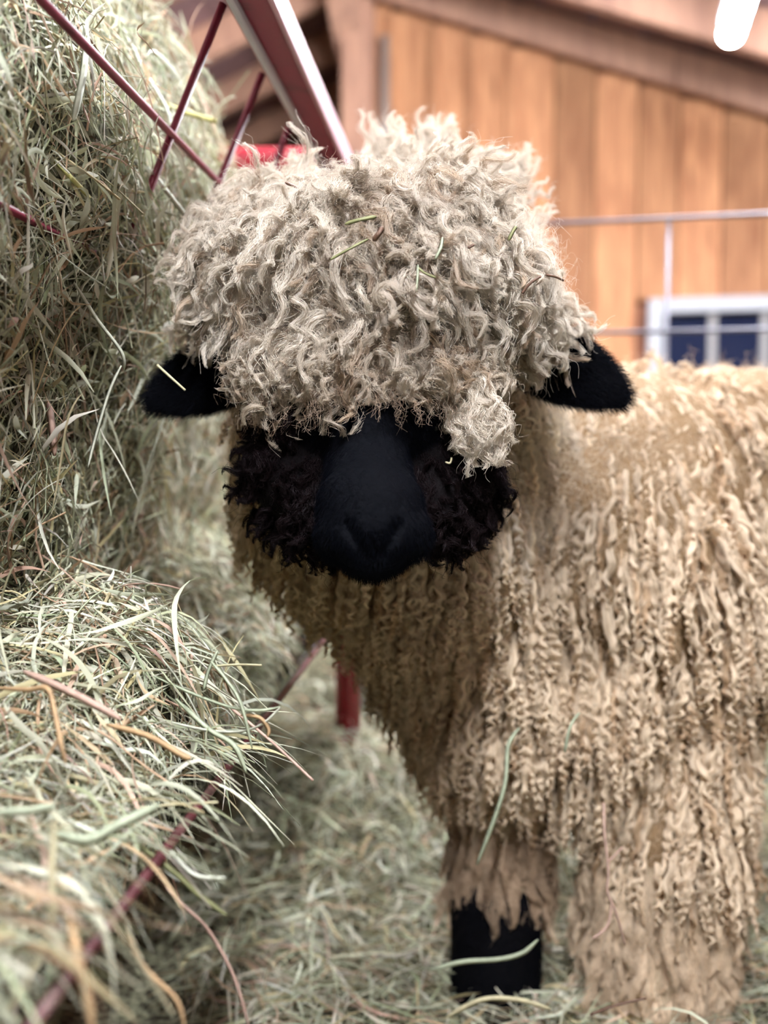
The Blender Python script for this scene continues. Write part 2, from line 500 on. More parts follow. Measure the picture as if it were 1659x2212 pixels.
def wob(x, y, s=0):
    return (np.sin(x * 9.1 + s) * np.cos(y * 7.3 + 1.7 * s) + .6 * np.sin(x * 21 + y * 17 + s * 2.1) + .35 * np.cos(x * 43 - y * 37 + s))

def xe(y): return -0.203 + 0.0863 * y       # the feeder's lip line
AX = np.array([0.086, 1.0, 0.0]); AX /= np.linalg.norm(AX)

# --- hay in the rack: a bulging wall
def rack_surface(y, z):
    """y depth, z relative to the camera height -> x"""
    zz = np.array([-.34, -.20, -.10, .0, .1, .2, .3, .42, .52, .58, .62])
    uu = np.array([-.24, -.215, -.195, -.178, -.160, -.138, -.130, -.180, -.215, -.27, -.42])
    return xe(y) + np.interp(z, zz, uu) - .10 * sstep(1.40, 1.62, y) * sstep(.34, .45, z) + .016 * wob(y, z, 1.3)

def scatter_rack(n, seed, out_sd=.012):
    r = np.random.default_rng(seed)
    y = r.uniform(.68, 1.72, n); z = r.uniform(-.3, .60, n)
    x = rack_surface(y, z)
    e = 1e-3
    nx = np.stack([np.ones(n), -(rack_surface(y + e, z) - x) / e, -(rack_surface(y, z + e) - x) / e], 1)
    nx = nrmz(nx)
    p = np.stack([x, y, z + H], 1) + nx * (np.abs(r.normal(0, out_sd, n)) - .004)[:, None]
    a = r.uniform(0, 6.283, n)
    t1 = nrmz(np.cross(nx, np.array([0, 0, 1.0]))); t2 = np.cross(nx, t1)
    d = t1 * np.cos(a)[:, None] + t2 * np.sin(a)[:, None] + nx * r.normal(0, .28, (n, 1))
    return p, d, nx

# --- hay heaped in the trough
def tray_z(x, y):
    u = x - xe(y)
    fy = np.interp(y, [.40, .55, .70, .82, .90, .97, 1.03, 1.10, 1.17, 1.25, 1.5, 1.7],
                   [-.34, -.265, -.212, -.145, -.118, -.19, -.31, -.37, -.33, -.205, -.175, -.20])
    drop = np.interp(u, [-.5, -.2, -.10, -.05, -.015, .06], [0, 0, .020, .055, .17, .24])
    dropf = np.interp(u, [-.5, -.26, -.18, -.1, -.02, .05], [-.16, -.10, -.05, .02, .09, .15])
    k = sstep(1.08, 1.2, y)
    return fy - drop * (1 - k) - dropf * k - .13 * sstep(-.13, -.06, u) * sstep(1.36, 1.46, y) + .007 * wob(x * 2, y * 1.5, .4)

def scatter_tray(n, seed, ylo, yhi, umax=.03, out_sd=.012):
    r = np.random.default_rng(seed)
    y = r.uniform(ylo, yhi, n); um = umax if not hasattr(umax, '__call__') else umax(y)
    u = um - (um + .42) * r.random(n)
    x = xe(y) + u
    z = tray_z(x, y); e = 1e-3
    ok = z > -.27 + 1.154 * np.minimum(u, 0) + .012
    x, y, z, u = x[ok], y[ok], z[ok], u[ok]; n = len(x)
    nx = nrmz(np.stack([-(tray_z(x + e, y) - z) / e, -(tray_z(x, y + e) - z) / e, np.ones(n)], 1))
    p = np.stack([x, y, z + H], 1) + nx * (np.abs(r.normal(0, out_sd, n)) - .004)[:, None]
    a = r.uniform(0, 2 * np.pi, n)
    # many blades near the lip lean out over it
    a = np.where((u > -.1) & (r.random(n) < .40), r.normal(-.35, .6, n), a)
    t1 = nrmz(np.cross(np.array([0, 1.0, 0]), nx)); t2 = np.cross(nx, t1)
    d = t1 * np.cos(a)[:, None] + t2 * np.sin(a)[:, None] + nx * r.normal(0, .16, (n, 1))
    return p, d, nx

# --- bedding on the floor
def floor_h(x, y):
    h = .045 + .012 * wob(x * .9, y * .9, 2.2)
    h = h + .195 * np.exp(-((x + .14) / .34) ** 2 - ((y - 1.66) / .17) ** 2)
    h = h + .20 * np.exp(-((x + .3) / .8) ** 2 - ((y - 2.5) / .35) ** 2)
    h = h - .02 * np.exp(-((x - .16) / .12) ** 2 - ((y - 1.35) / .12) ** 2)
    return np.maximum(h, .012)

hay_rack = tag(empty('rack_hay', (-.3, 1.2, H)), 'pale green hay piled high in the rack at the left, behind the red rods', 'hay', kind='stuff')
ys = np.linspace(.55, 1.74, 90); zsr = np.linspace(-.34, .62, 70)
Y, Z = np.meshgrid(ys, zsr, indexing='ij')
X = rack_surface(Y, Z) - .016
# the back of the bale mass closes to a solid body
back = np.stack([X[:, -1] - .25, Y[:, -1], Z[:, -1] + H], -1)[:, None]
lowb = np.stack([X[:, 0] * 0 + xe(ys) - .52, Y[:, 0], Z[:, 0] + H], -1)[:, None]
XYZ = np.concatenate([lowb, np.stack([X, Y, Z + H], -1), back], 1)
o = grid_mesh('packed_core', XYZ, LITTER, hay_rack); o['kind'] = 'stuff'

def rnd(n, lo, hi, seed, pw=1.6):
    return lo + (hi - lo) * np.random.default_rng(seed).random(n) ** pw

p, d, nn = scatter_rack(21000, 1)
n = len(p); o = hay_mesh('hay_litter', p, d, nn, rnd(n, .015, .10, 2, 1.7), rnd(n, .0012, .0058, 3, 1.7), hay_rack, seg=5, droop=.2, curl=.55, seed=4)
o['kind'] = 'stuff'
# longer loose blades on the outside, hanging
p, d, nn = scatter_rack(650, 21, .022)
d[:, 2] *= 1.2
n = len(p); o = hay_mesh('loose_stalks', p, d, nn, rnd(n, .07, .19, 22, 1.3), rnd(n, .0016, .0055, 23, 1.4), hay_rack, seg=9, droop=.35, curl=.5, seed=24)
o['kind'] = 'stuff'

hay_tray = tag(empty('trough_hay', (-.25, .9, H - .2)), 'loose hay heaped in the feed trough and spilling over its lip', 'hay', kind='stuff')
ys = np.linspace(.36, 1.64, 120); us = np.linspace(-.5, -.02, 50)
Y, Uu = np.meshgrid(ys, us, indexing='ij'); X = xe(Y) + Uu
Z = tray_z(X, Y) - .018
Z = np.where(Uu > -.06, np.minimum(Z, -.35), Z); Z = np.where((Uu > -.11) & (Y > 1.38), np.minimum(Z, -.40), Z); Z = np.maximum(Z, -.415); Z = np.maximum(Z, -.27 + 1.154 * Uu + .004)
o = grid_mesh('packed_core', np.stack([X, Y, Z + H], -1), LITTER, hay_tray); o['kind'] = 'stuff'
p, d, nn = scatter_tray(11500, 5, .44, 1.00, umax=-.034)
n = len(p); o = hay_mesh('hay_litter', p, d, nn, rnd(n, .015, .11, 6, 1.6), rnd(n, .0009, .0048, 7, 1.8), hay_tray, seg=6, droop=.25, curl=.5, seed=8)
o['kind'] = 'stuff'
p, d, nn = scatter_tray(7500, 31, 1.13, 1.70, umax=lambda y: np.interp(y, [1.13, 1.35, 1.45, 1.7], [-.05, -.04, -.075, -.095]))
n = len(p); o = hay_mesh('hay_litter', p, d, nn, rnd(n, .02, .10, 32, 1.5), rnd(n, .0014, .0055, 33, 1.8), hay_tray, seg=5, droop=.25, curl=.5, fold=False, seed=34)
o['kind'] = 'stuff'
p, d, nn = scatter_tray(620, 41, .46, .97, umax=-.025, out_sd=.020)
n = len(p); o = hay_mesh('loose_stalks', p, d, nn, rnd(n, .07, .15, 42, 1.2), rnd(n, .0015, .0052, 43, 1.3), hay_tray, seg=10, droop=.5, curl=.45, seed=44)
o['kind'] = 'stuff'

# long stalks spilling over the lip
rs = np.random.default_rng(77); n = 210
y = rs.uniform(.46, .93, n); u = rs.uniform(-.07, .005, n); x = xe(y) + u
p = np.stack([x, y, H + np.maximum(tray_z(x, y), -.262) + rs.uniform(.004, .03, n)], 1)
d = np.stack([np.ones(n), rs.normal(-.35, .55, n), rs.normal(-.12, .22, n)], 1)
o = hay_mesh('spilling_stalks', p, d, np.tile(np.array([0, 0, 1.0]), (n, 1)), rnd(n, .06, .16, 78, 1.3), rnd(n, .0013, .0048, 79, 1.4), hay_tray, seg=9, droop=.75, curl=.45, seed=80)
o['kind'] = 'stuff'

bed = tag(empty('floor_hay', (0, 1.6, 0)), 'thick hay bedding strewn over the barn floor around the sheep', 'hay', kind='stuff')
gx = np.linspace(-2.0, 2.2, 150); gy = np.linspace(-.6, 3.4, 150)
X, Y = np.meshgrid(gx, gy, indexing='ij')
o = grid_mesh('packed_core', np.stack([X, Y, floor_h(X, Y) - .012], -1), LITTER, bed); o['kind'] = 'stuff'
def scatter_floor(n, seed, x0, x1, y0, y1, sd=.010):
    r = np.random.default_rng(seed)
    x = r.uniform(x0, x1, n); y = r.uniform(y0, y1, n); z = floor_h(x, y); e = 1e-3
    nx = nrmz(np.stack([-(floor_h(x + e, y) - z) / e, -(floor_h(x, y + e) - z) / e, np.ones(n)], 1))
    p = np.stack([x, y, z], 1) + nx * np.abs(r.normal(0, sd, n))[:, None]
    a = r.uniform(0, 2 * np.pi, n)
    t1 = nrmz(np.cross(np.array([0, 1.0, 0]), nx)); t2 = np.cross(nx, t1)
    return p, t1 * np.cos(a)[:, None] + t2 * np.sin(a)[:, None] + nx * r.normal(0, .2, (n, 1)), nx
p, d, nn = scatter_floor(19000, 51, -.62, .85, .85, 2.1, .013)
keep = ~((p[:, 0] < -.205 + .06 * np.sin(p[:, 1] * 30)) & (p[:, 1] < 1.33)); p, d, nn = p[keep], d[keep], nn[keep]  # blades left out here so bare dark litter stands for the trough's shade
n = len(p); o = hay_mesh('hay_litter', p, d, nn, rnd(n, .03, .14, 52, 1.5), rnd(n, .0014, .0055, 53, 1.8), bed, seg=5, droop=.2, curl=.5, fold=False, seed=54)
o['kind'] = 'stuff'
p, d, nn = scatter_floor(7000, 61, -1.6, 2.1, 2.0, 3.35, .02)
n = len(p); o = hay_mesh('hay_litter', p, d, nn, rnd(n, .04, .16, 62, 1.5), rnd(n, .003, .009, 63, 1.8), bed, seg=3, droop=.2, curl=.5, fold=False, seed=64)
o['kind'] = 'stuff'

# ---------------------------------------------------------------- the feeder
fd = tag(empty('hay_feeder', (-.35, 1.0, 0)), 'red metal hay feeder with slanted rack rods over a dark feed trough', 'feeder')
YA, YB = .30, 1.66
def FP(u, y, zr): return Vector((xe(y) + u, y, H + zr))
def hoop(y, name='end_hoop'):
    pts = []
    zt = .452; R = .07; uL, uR = -.60, .0
    pts.append(FP(uR, y, -H + .01)); pts.append(FP(uR, y, zt - R))
    for a in np.linspace(0, math.pi / 2, 7)[1:]:
        pts.append(FP(uR - R + R * math.cos(a), y, zt - R + R * math.sin(a)))
    for a in np.linspace(math.pi / 2, math.pi, 7):
        pts.append(FP(uL + R + R * math.cos(a), y, zt - R + R * math.sin(a)))
    pts.append(FP(uL, y, -H + .01))
    bm = bmesh.new(); bm_tube(bm, pts, .021, 16)
    return mesh_from_bm(name, bm, RED, fd, True)
hoop(YB); hoop(YA)
# front top rail: channel with a bright strip and a pale flange
def along(name, u0, z0, w, h, mat, ya=YA, yb=YB, bev=.002):
    bm = bmesh.new(); p0 = FP(u0, ya, z0); dv = FP(u0, yb, z0) - p0
    bm_box(bm, p0, (w, 0, 0), dv, (0, 0, h)); bevel(bm, bev)
    return mesh_from_bm(name, bm, mat, fd)
along('top_rail', -.038, .425, .046, .030, MAROON)
o = along('rail_flange', .006, .420, .006, .036, mat_base('highlight_edge', (.50, .30, .36), .45)); o['label'] = 'outer edge of the red rail with a painted pale highlight'  # lamp highlight painted into the flange colour
o = along('rail_strip', -.030, .413, .007, .012, WHITE); o['label'] = 'bright bare steel strip under the red rail'
along('rear_rail', -.60, .425, .04, .03, MAROON)
# slanted rods of the rack
for s, (ut, ub_) in (((1), (-.040, -.285)), ((-1), (-.58, -.33))):
    y = YA + .16
    y += .185 * 3
    while y < YB - .03:
        bm = bmesh.new(); bm_tube(bm, [FP(ut, y, .425), FP(ub_, y, -.16)], .0042, 8)
        mesh_from_bm('rack_rod', bm, RED if s == -1 else MAROON, fd, True)
        y += .185
for u_, z_ in ((-.090, .30), (-.149, .178), (-.20, .03)):
    bm = bmesh.new(); bm_tube(bm, [FP(u_, YA, z_), FP(u_, YB, z_)], .0038, 8)
    mesh_from_bm('cross_rod', bm, MAROON, fd, True)
# trough: lip, sloped inner face, bottom, end plate
def sheet(name, pts, mat, th=.003):
    pts = [Vector(p) for p in pts]
    nrm = (pts[1] - pts[0]).cross(pts[2] - pts[0]).normalized() * th
    bm = bmesh.new(); a = [bm.verts.new(p) for p in pts]; b = [bm.verts.new(p - nrm) for p in pts]
    bm.faces.new(a); bm.faces.new(b[::-1])
    for i in range(len(a)): bm.faces.new((a[i], a[(i + 1) % len(a)], b[(i + 1) % len(a)], b[i]))
    return mesh_from_bm(name, bm, mat, fd)
ZL = -.27
sheet('trough_side', [FP(0, YA, ZL), FP(0, YB, ZL), FP(-.13, YB, ZL - .15), FP(-.13, YA, ZL - .15)], PAN)
sheet('trough_bottom', [FP(-.13, YA, ZL - .15), FP(-.13, YB, ZL - .15), FP(-.45, YB, ZL - .15), FP(-.45, YA, ZL - .15)], PAN)
sheet('trough_back', [FP(-.45, YA, ZL - .15), FP(-.45, YB, ZL - .15), FP(-.58, YB, ZL), FP(-.58, YA, ZL)], PAN)
for y in (YA, YB - .004):
    sheet('trough_end', [FP(0, y, ZL), FP(-.13, y, ZL - .15), FP(-.45, y, ZL - .15), FP(-.58, y, ZL)], PAN)
bm = bmesh.new(); bm_tube(bm, [FP(.0, YA, ZL), FP(.0, YB, ZL)], .0036, 10)
o = mesh_from_bm('trough_lip', bm, paint_mat('lip_paint', (0.085, .018, .022), (0.16, .09, .08), .5), fd, True)
# scuffed bare corner where the pan is worn bright
o = sheet('corner_plate', [FP(-.003, YB - .02, ZL - .001), FP(-.003, YB - .24, ZL - .001), FP(-.055, YB - .16, ZL - .060), FP(-.075, YB - .02, ZL - .083)], mat_base('scuffed_steel', (.50, .44, .50), .38, .3), .0015)
o['label'] = 'scuffed pale corner of the trough'

# ---------------------------------------------------------------- the sheep
def R3(x, y, zr): return np.array([x, y, H + zr])
prims = []   # (centre, radii, tag)
def ell(c, r, tg): prims.append((np.array(c, float), np.array(r, float) * np.ones(3), tg))
def chain(a, b, ra, rb, n, tg, sq=(1, 1, 1)):
    a, b = np.array(a, float), np.array(b, float)
    for i in range(n):
        t = i / (n - 1); ell(a + (b - a) * t, np.array(sq) * (ra + (rb - ra) * t), tg)
def PX(px, py, d): return np.array(P(px, py, d))

# topknot undercoat
ell(PX(800, 600, .935), (.110, .100, .070), 'top')
ell(PX(598, 560, .94), (.050, .060, .046), 'top')
ell(PX(556, 590, .95), (.034, .045, .036), 'top')
ell(PX(1035, 590, .94), (.056, .065, .054), 'top')
ell(PX(1072, 640, .95), (.036, .045, .042), 'top')
ell(PX(900, 540, .96), (.058, .065, .036), 'top')
ell(PX(620, 490, .97), (.045, .050, .026), 'top')
ell(PX(800, 730, .90), (.092, .058, .044), 'top')
ell(PX(880, 510, 1.08), (.08, .09, .055), 'nape')
ell(PX(980, 520, 1.14), (.08, .07, .05), 'nape')
# skull, face
ell(PX(800, 880, .935), (.095, .10, .075), 'face')
ell(PX(795, 960, .885), (.038, .060, .055), 'face')
chain(PX(795, 980, .862), PX(800, 1110, .815), .034, .039, 6, 'face', (1, .95, 1))
chain(PX(800, 1090, .815), PX(806, 1150, .800), .041, .036, 5, 'face', (1.05, .9, .9))
ell(PX(806, 1128, .794), (.030, .022, .034), 'face')               # nose pad
ell(PX(864, 1150, .806), (.026, .026, .024), 'face')               # upper lips
ell(PX(750, 1150, .806), (.026, .026, .024), 'face')
ell(PX(808, 1180, .825), (.034, .032, .016), 'face')               # chin
chain(PX(800, 1060, .90), PX(805, 1165, .86), .050, .034, 4, 'face')  # jaw
for px, s in ((685, -1), (938, 1)):
    ell(PX(px, 1030, .915), (.058, .055, .052), 'cheek')
    ell(PX(px + s * 22, 985, .93), (.045, .05, .045), 'cheek')
    ell(PX(px + s * -30, 1090, .895), (.045, .045, .038), 'cheek')
# ears: flattened leaf shapes, drooping sideways
def ear(pts, tg):
    for (px, py, d, rr, th) in pts:
        ell(PX(px, py, d), (rr, th, rr), tg)
def ear_leaf(b, t, wmax, cam_d0, cam_d1, up):
    n = 26
    for i in range(n):
        s = i / (n - 1)
        w = wmax * (math.sin(math.pi * min(1, (s * .80 + .20))) ** .75) * (1 - .12 * s) + .006
        cx = b[0] + (t[0] - b[0]) * s; cyy = b[1] + (t[1] - b[1]) * s - up * math.sin(math.pi * s)
        ell(PX(cx, cyy, cam_d0 + (cam_d1 - cam_d0) * s), (w * .82, .0075 + .006 * (1 - s), w), 'ear')
ear_leaf((530, 800), (322, 872), .0300, .970, .955, 14)
ear_leaf((1135, 775), (1352, 862), .0315, .970, .955, 16)
# neck, chest, trunk, legs
ell(R3(-.03, 1.09, .0), (.128, .105, .15), 'body')
ell(R3(.03, 1.14, -.06), (.140, .12, .15), 'body')
ell(R3(.06, 1.13, .06), (.13, .11, .12), 'body')
ell(R3(.10, 1.21, -.17), (.128, .115, .155), 'body')
ell(R3(.15, 1.22, -.29), (.115, .105, .12), 'body')
A0, A1 = R3(.24, 1.30, -.125), R3(.90, 1.62, -.120)
for i in range(9):
    t = i / 8
    ell(A0 + (A1 - A0) * t, (.19, .19, .215 + .015 * math.sin(t * 3.14)), 'body')
ell(R3(.33, 1.235, -.20), (.14, .12, .20), 'body')
ell(R3(.26, 1.22, -.30), (.14, .10, .13), 'body')
ell(A1 + np.array([.08, .03, -.02]), (.14, .14, .18), 'body')
chain(R3(.345, 1.23, -.34), R3(.335, 1.19, -.46), .100, .088, 4, 'body')
chain(R3(.330, 1.19, -.46), R3(.315, 1.15, -.64), .082, .072, 6, 'leg')
chain(R3(.315, 1.15, -.64), R3(.312, 1.14, -.675), .045, .045, 2, 'hoof')
chain(R3(.155, 1.24, -.34), R3(.140, 1.215, -.55), .060, .056, 7, 'leg')
chain(R3(.137, 1.205, -.56), R3(.135, 1.185, -.650), .056, .054, 6, 'hoof')
chain(R3(.84, 1.68, -.30), R3(.90, 1.70, -.45), .11, .065, 5, 'leg')
chain(R3(.90, 1.70, -.45), R3(.86, 1.68, -.62), .06, .055, 5, 'leg')
chain(R3(.86, 1.68, -.62), R3(.85, 1.66, -.665), .036, .036, 3, 'hoof')
chain(R3(.98, 1.50, -.30), R3(1.04, 1.52, -.45), .11, .065, 5, 'leg')
chain(R3(1.04, 1.52, -.45), R3(1.0, 1.50, -.62), .06, .055, 5, 'leg')
chain(R3(1.0, 1.50, -.62), R3(.99, 1.48, -.665), .036, .036, 3, 'hoof')
chain(R3(1.10, 1.68, .0), R3(1.15, 1.69, -.35), .05, .04, 6, 'body')

bm = bmesh.new(); bmesh.ops.create_icosphere(bm, subdivisions=3, radius=1)
IV = np.array([v.co[:] for v in bm.verts]); IF = np.array([[v.index for v in f.verts] for f in bm.faces]); bm.free()
VV, FF = [], []
for k, (c, r_, tg) in enumerate(prims):
    VV.append(IV * r_ + c); FF.append(IF + k * len(IV))
me = bpy.data.meshes.new('sheep_src'); me.from_pydata(np.concatenate(VV).tolist(), [], np.concatenate(FF).tolist())
src = bpy.data.objects.new('sheep_src', me); COL.objects.link(src)
md = src.modifiers.new('r', 'REMESH'); md.mode = 'VOXEL'; md.voxel_size = .0042
sm = src.modifiers.new('s', 'SMOOTH'); sm.factor = .5; sm.iterations = 5
dg = bpy.context.evaluated_depsgraph_get()
body_me = bpy.data.meshes.new_from_object(src.evaluated_get(dg))
bpy.data.objects.remove(src)
body_me.name = 'sheep'
nv = len(body_me.vertices)
co = np.empty(nv * 3, np.float32); body_me.vertices.foreach_get('co', co); co = co.reshape(-1, 3).astype(float)

# nostrils, the philtrum groove and the mouth line
def dent(c, rad, depth, axis):
    dd = (co - np.array(c)) / np.array(rad)
    w = np.exp(-(dd ** 2).sum(1))
    co[:] += w[:, None] * np.array(axis) * depth
for s in (-1, 1):
    for t in np.linspace(0, 1, 5):
        dent(PX(806 + s * (54 - 34 * t), 1132 + 52 * t, .776), (.0042, .012, .0042), .0075, (s * .15, 1, .1))
dent(PX(806, 1180, .775), (.0028, .02, .012), .008, (0, 1, 0))
for s in np.linspace(-1, 1, 9):
    dent(PX(808 + s * 78, 1200 - 16 * abs(s) ** 1.5, .79 + .012 * s * s), (.006, .016, .0028), .006, (0, 1, .0))
body_me.vertices.foreach_set('co', co.astype(np.float32).ravel())
body_me.update()

def classify(q):
    best = np.full(len(q), 1e9); tg = np.zeros(len(q), int)
    tags = ['top', 'nape', 'face', 'cheek', 'ear', 'body', 'leg', 'hoof']
    for c, r_, t in prims:
        dd = (np.linalg.norm((q - c) / r_, axis=1) - 1) * r_.min()
        m = dd < best
        best[m] = dd[m]; tg[m] = tags.index(t)
    return tg
TOP, NAPE, FACE, CHEEK, EAR, BODY, LEG, HOOF = range(8)
vt = classify(co)
cols = np.array([(0.26, .20, .145), (.50, .43, .34), (.0015, .002, .0035), (.004, .003, .0035), (.0015, .002, .003), (.24, .16, .09), (.46, .36, .25), (.002, .002, .003)])  # topknot and body undercoat darkened, so gaps between locks read as shade
vc = cols[vt]
ca = body_me.color_attributes.new('coat', 'FLOAT_COLOR', 'POINT')
ca.data.foreach_set('color', np.concatenate([vc, np.ones((nv, 1))], 1).astype(np.float32).ravel())
COAT = mat_base('sheep_coat', (.5, .4, .3), .8, spec=.06)
nt = COAT.node_tree; at = node(COAT, 'ShaderNodeAttribute', attribute_name='coat')
nt.links.new(at.outputs['Color'], nt.nodes['Principled BSDF'].inputs['Base Color'])
nz = node(COAT, 'ShaderNodeTexNoise'); nz.inputs['Scale'].default_value = 160; nz.inputs['Detail'].default_value = 4
tc = node(COAT, 'ShaderNodeTexCoord'); nt.links.new(tc.outputs['Object'], nz.inputs[0])
bp = node(COAT, 'ShaderNodeBump'); bp.inputs['Strength'].default_value = .7; bp.inputs['Distance'].default_value = .004
nt.links.new(nz.outputs[0], bp.inputs['Height']); nt.links.new(bp.outputs[0], nt.nodes['Principled BSDF'].inputs['Normal'])
body_me.materials.clear(); body_me.materials.append(COAT)
body_me.polygons.foreach_set('use_smooth', [True] * len(body_me.polygons))
sheep = bpy.data.objects.new('sheep', body_me); COL.objects.link(sheep)
tag(sheep, 'shaggy cream sheep with black face and ears and a curly topknot', 'sheep')

# eyes, deep under the fringe
for px in (672, 936):
    bm = bmesh.new(); bmesh.ops.create_uvsphere(bm, u_segments=16, v_segments=10, radius=.0115)
    bmesh.ops.translate(bm, verts=bm.verts, vec=P(px, 915, .872))
    mesh_from_bm('eye', bm, mat_base('dark_eye', (.008, .006, .004), .12), sheep, True)

# surface samples for the coat
body_me.calc_loop_triangles()
nt_ = len(body_me.loop_triangles)
tri = np.empty(nt_ * 3, np.int32); body_me.loop_triangles.foreach_get('vertices', tri); tri = tri.reshape(-1, 3)
vn = np.empty(nv * 3, np.float32); body_me.vertices.foreach_get('normal', vn); vn = vn.reshape(-1, 3).astype(float)
ta = co[tri[:, 0]]; tb = co[tri[:, 1]]; tc_ = co[tri[:, 2]]
area = .5 * np.linalg.norm(np.cross(tb - ta, tc_ - ta), axis=1)
tcen = (ta + tb + tc_) / 3; ttag = vt[tri[:, 0]]
def sample(n, mask, seed, wt=None):
    r = np.random.default_rng(seed)
    idx = np.where(mask)[0]
    w = area[idx] * (wt[idx] if wt is not None else 1)
    w = w / w.sum()
    k = idx[r.choice(len(idx), n, p=w)]
    a = r.random(n); b = r.random(n); f = a + b > 1; a[f] = 1 - a[f]; b[f] = 1 - b[f]
    p = ta[k] * (1 - a - b)[:, None] + tb[k] * a[:, None] + tc_[k] * b[:, None]
    nn = nrmz(vn[tri[k, 0]] * (1 - a - b)[:, None] + vn[tri[k, 1]] * a[:, None] + vn[tri[k, 2]] * b[:, None])
    return p, nn

def hair_object(name, pts, rad, tint, mat, parent=sheep):
    """pts (S,M,3), rad (S,M), tint (S,3)"""
    S, M, _ = pts.shape
    hc = bpy.data.hair_curves.new(name)
    hc.add_curves([M] * S)
    hc.points.foreach_set('position', pts.astype(np.float32).ravel())
    ra = hc.attributes.get('radius') or hc.attributes.new('radius', 'FLOAT', 'POINT')
    ra.data.foreach_set('value', rad.astype(np.float32).ravel())
    ct = hc.attributes.new('lock_tint', 'FLOAT_COLOR', 'CURVE')
    ct.data.foreach_set('color', np.concatenate([tint, np.ones((S, 1))], 1).astype(np.float32).ravel())
    o = bpy.data.objects.new(name, hc); COL.objects.link(o)
    hc.materials.append(mat)
    o.parent = parent
    return o

def locks(root, nor, flow, length, K, M, lock_r, curl_r, pitch, strand_r, core=0, core_r=.0008, lift=.7, grav=.6, tintf=None, seed=0, spread=1.0, frizz=.0012, curl_start=.15, tipcurl=0.0):
    """bundles of K fibres following a curling centre line"""
    r = np.random.default_rng(seed)
    N = len(root)
    s = np.linspace(0, 1, M)
    g = np.array([0, 0, -1.0])
    d0 = nor * lift + flow + r.normal(0, .18, (N, 3))
    d = nrmz(d0)
    cen = np.zeros((N, M, 3)); cen[:, 0] = root
    cur = d.copy(); L = length / (M - 1)
    for i in range(1, M):
        inward = np.clip(-(cur * nor).sum(1), 0, 1)
        cur = nrmz(cur + (g[None] * grav * 1.6 + flow * .5) / (M - 1) * 2 + nor * (inward * .5)[:, None])
        cen[:, i] = cen[:, i - 1] + cur * L[:, None]
    mean = nrmz(cen[:, -1] - cen[:, 0])
    e1 = nrmz(np.cross(mean, r.normal(0, 1, (N, 3)))); e2 = np.cross(mean, e1)
    ph0 = r.uniform(0, 6.283, N); sgn = np.where(r.random(N) < .5, -1, 1)
    turns = length / pitch * r.uniform(.5, 1.35, N)
    ramp = sstep(0, curl_start + .25, s) * (.7 + .6 * s ** 2)
    amp = (curl_r * r.uniform(.5, 1.35, N))[:, None] * ramp[None]
    flat = r.uniform(.25, 1, N)[:, None]                     # some locks wave in a plane, others coil
    ph = ph0[:, None] + sgn[:, None] * 6.283 * turns[:, None] * (s[None] + tipcurl * s[None] ** 3)
    cen = cen + e1[:, None] * (amp * np.cos(ph))[..., None] + e2[:, None] * (amp * np.sin(ph) * flat)[..., None]
    # fibres
    fr = np.sqrt(r.random((N, K))) * lock_r[:, None] if hasattr(lock_r, '__len__') else np.sqrt(r.random((N, K))) * lock_r
    fa = r.uniform(0, 6.283, (N, K))
    if core:
        fa[:, :core] = (np.arange(core) * 6.283 / core)[None] + ph0[:, None]; fr[:, :core] = core_r * .95 if core > 1 else 0
    prof = spread * (.45 + .85 * np.sin(np.pi * np.clip(s * .85 + .1, 0, 1)))        # fuller in the middle
    prof = prof * (1 - .55 * s ** 3)
    tw = sgn[:, None, None] * 2.2 * s[None, None]
    off1 = fr[..., None] * np.cos(fa[..., None] + tw) * prof
    off2 = fr[..., None] * np.sin(fa[..., None] + tw) * prof
    pts = cen[:, None] + e1[:, None, None] * off1[..., None] + e2[:, None, None] * off2[..., None]
    # fine frizz, its own wave per fibre
    if frizz:
        fl = r.uniform(.2, 1.8, (N, K, 1)) * frizz * (.25 + s)
        fl[:, :core] *= .15
        w1 = r.uniform(2, 7, (N, K, 1)); w2 = r.uniform(0, 6.28, (N, K, 1))
        q = fl * np.sin(w1 * 6.283 * s + w2)
        q2 = fl * np.cos(w1 * 5.1 * s + w2 * 1.7)
        pts = pts + e1[:, None, None] * q[..., None] + e2[:, None, None] * q2[..., None]
        # stray fibres leave the lock
        stray = (r.random((N, K)) < .09)[..., None]; stray[:, :core] = False
        sd = r.normal(0, 1, (N, K, 3)) * .006
        pts = pts + sd[:, :, None, :] * (stray * s ** 1.5)[..., None]
    # vary the fibre's own length
    pts = pts.reshape(N * K, M, 3)
    rad = strand_r * (1 - .55 * s ** 2)[None] * r.uniform(.7, 1.3, (N * K, 1))
    if core:
        rad = rad.reshape(N, K, M)
        rad[:, :core] = core_r * (.35 + .75 * np.sin(np.pi * np.clip(s * .8 + .18, 0, 1))) * (1 - .5 * s ** 4) * r.uniform(.7, 1.25, (N, 1, 1))
        rad = rad.reshape(N * K, M)
    tl = np.ones((N, 3)) if tintf is None else tintf(root, nor, r)
    tint = (tl[:, None, :] * r.uniform(.86, 1.1, (N, K, 1))).reshape(-1, 3)
    return pts, rad, np.clip(tint, 0, 1.1)

def cat(objs):
    return tuple(np.concatenate(x) for x in zip(*objs))

zrel = tcen[:, 2] - H
front = tcen[:, 1] < 99
def swirl(p, f=24.0, s=0.0):
    x, y, z = p[:, 0] * f + s, p[:, 1] * f - s, p[:, 2] * f + 2 * s
    return np.stack([np.sin(y * 1.1 + np.sin(z * .8) * 1.7) + .6 * np.sin(z * 2.1 + x), np.cos(z + np.sin(x) * 1.5) * .6,
                     np.sin(x * 1.2 + np.cos(y * .9) * 1.8) + .6 * np.cos(x * 2.3 - z)], 1)
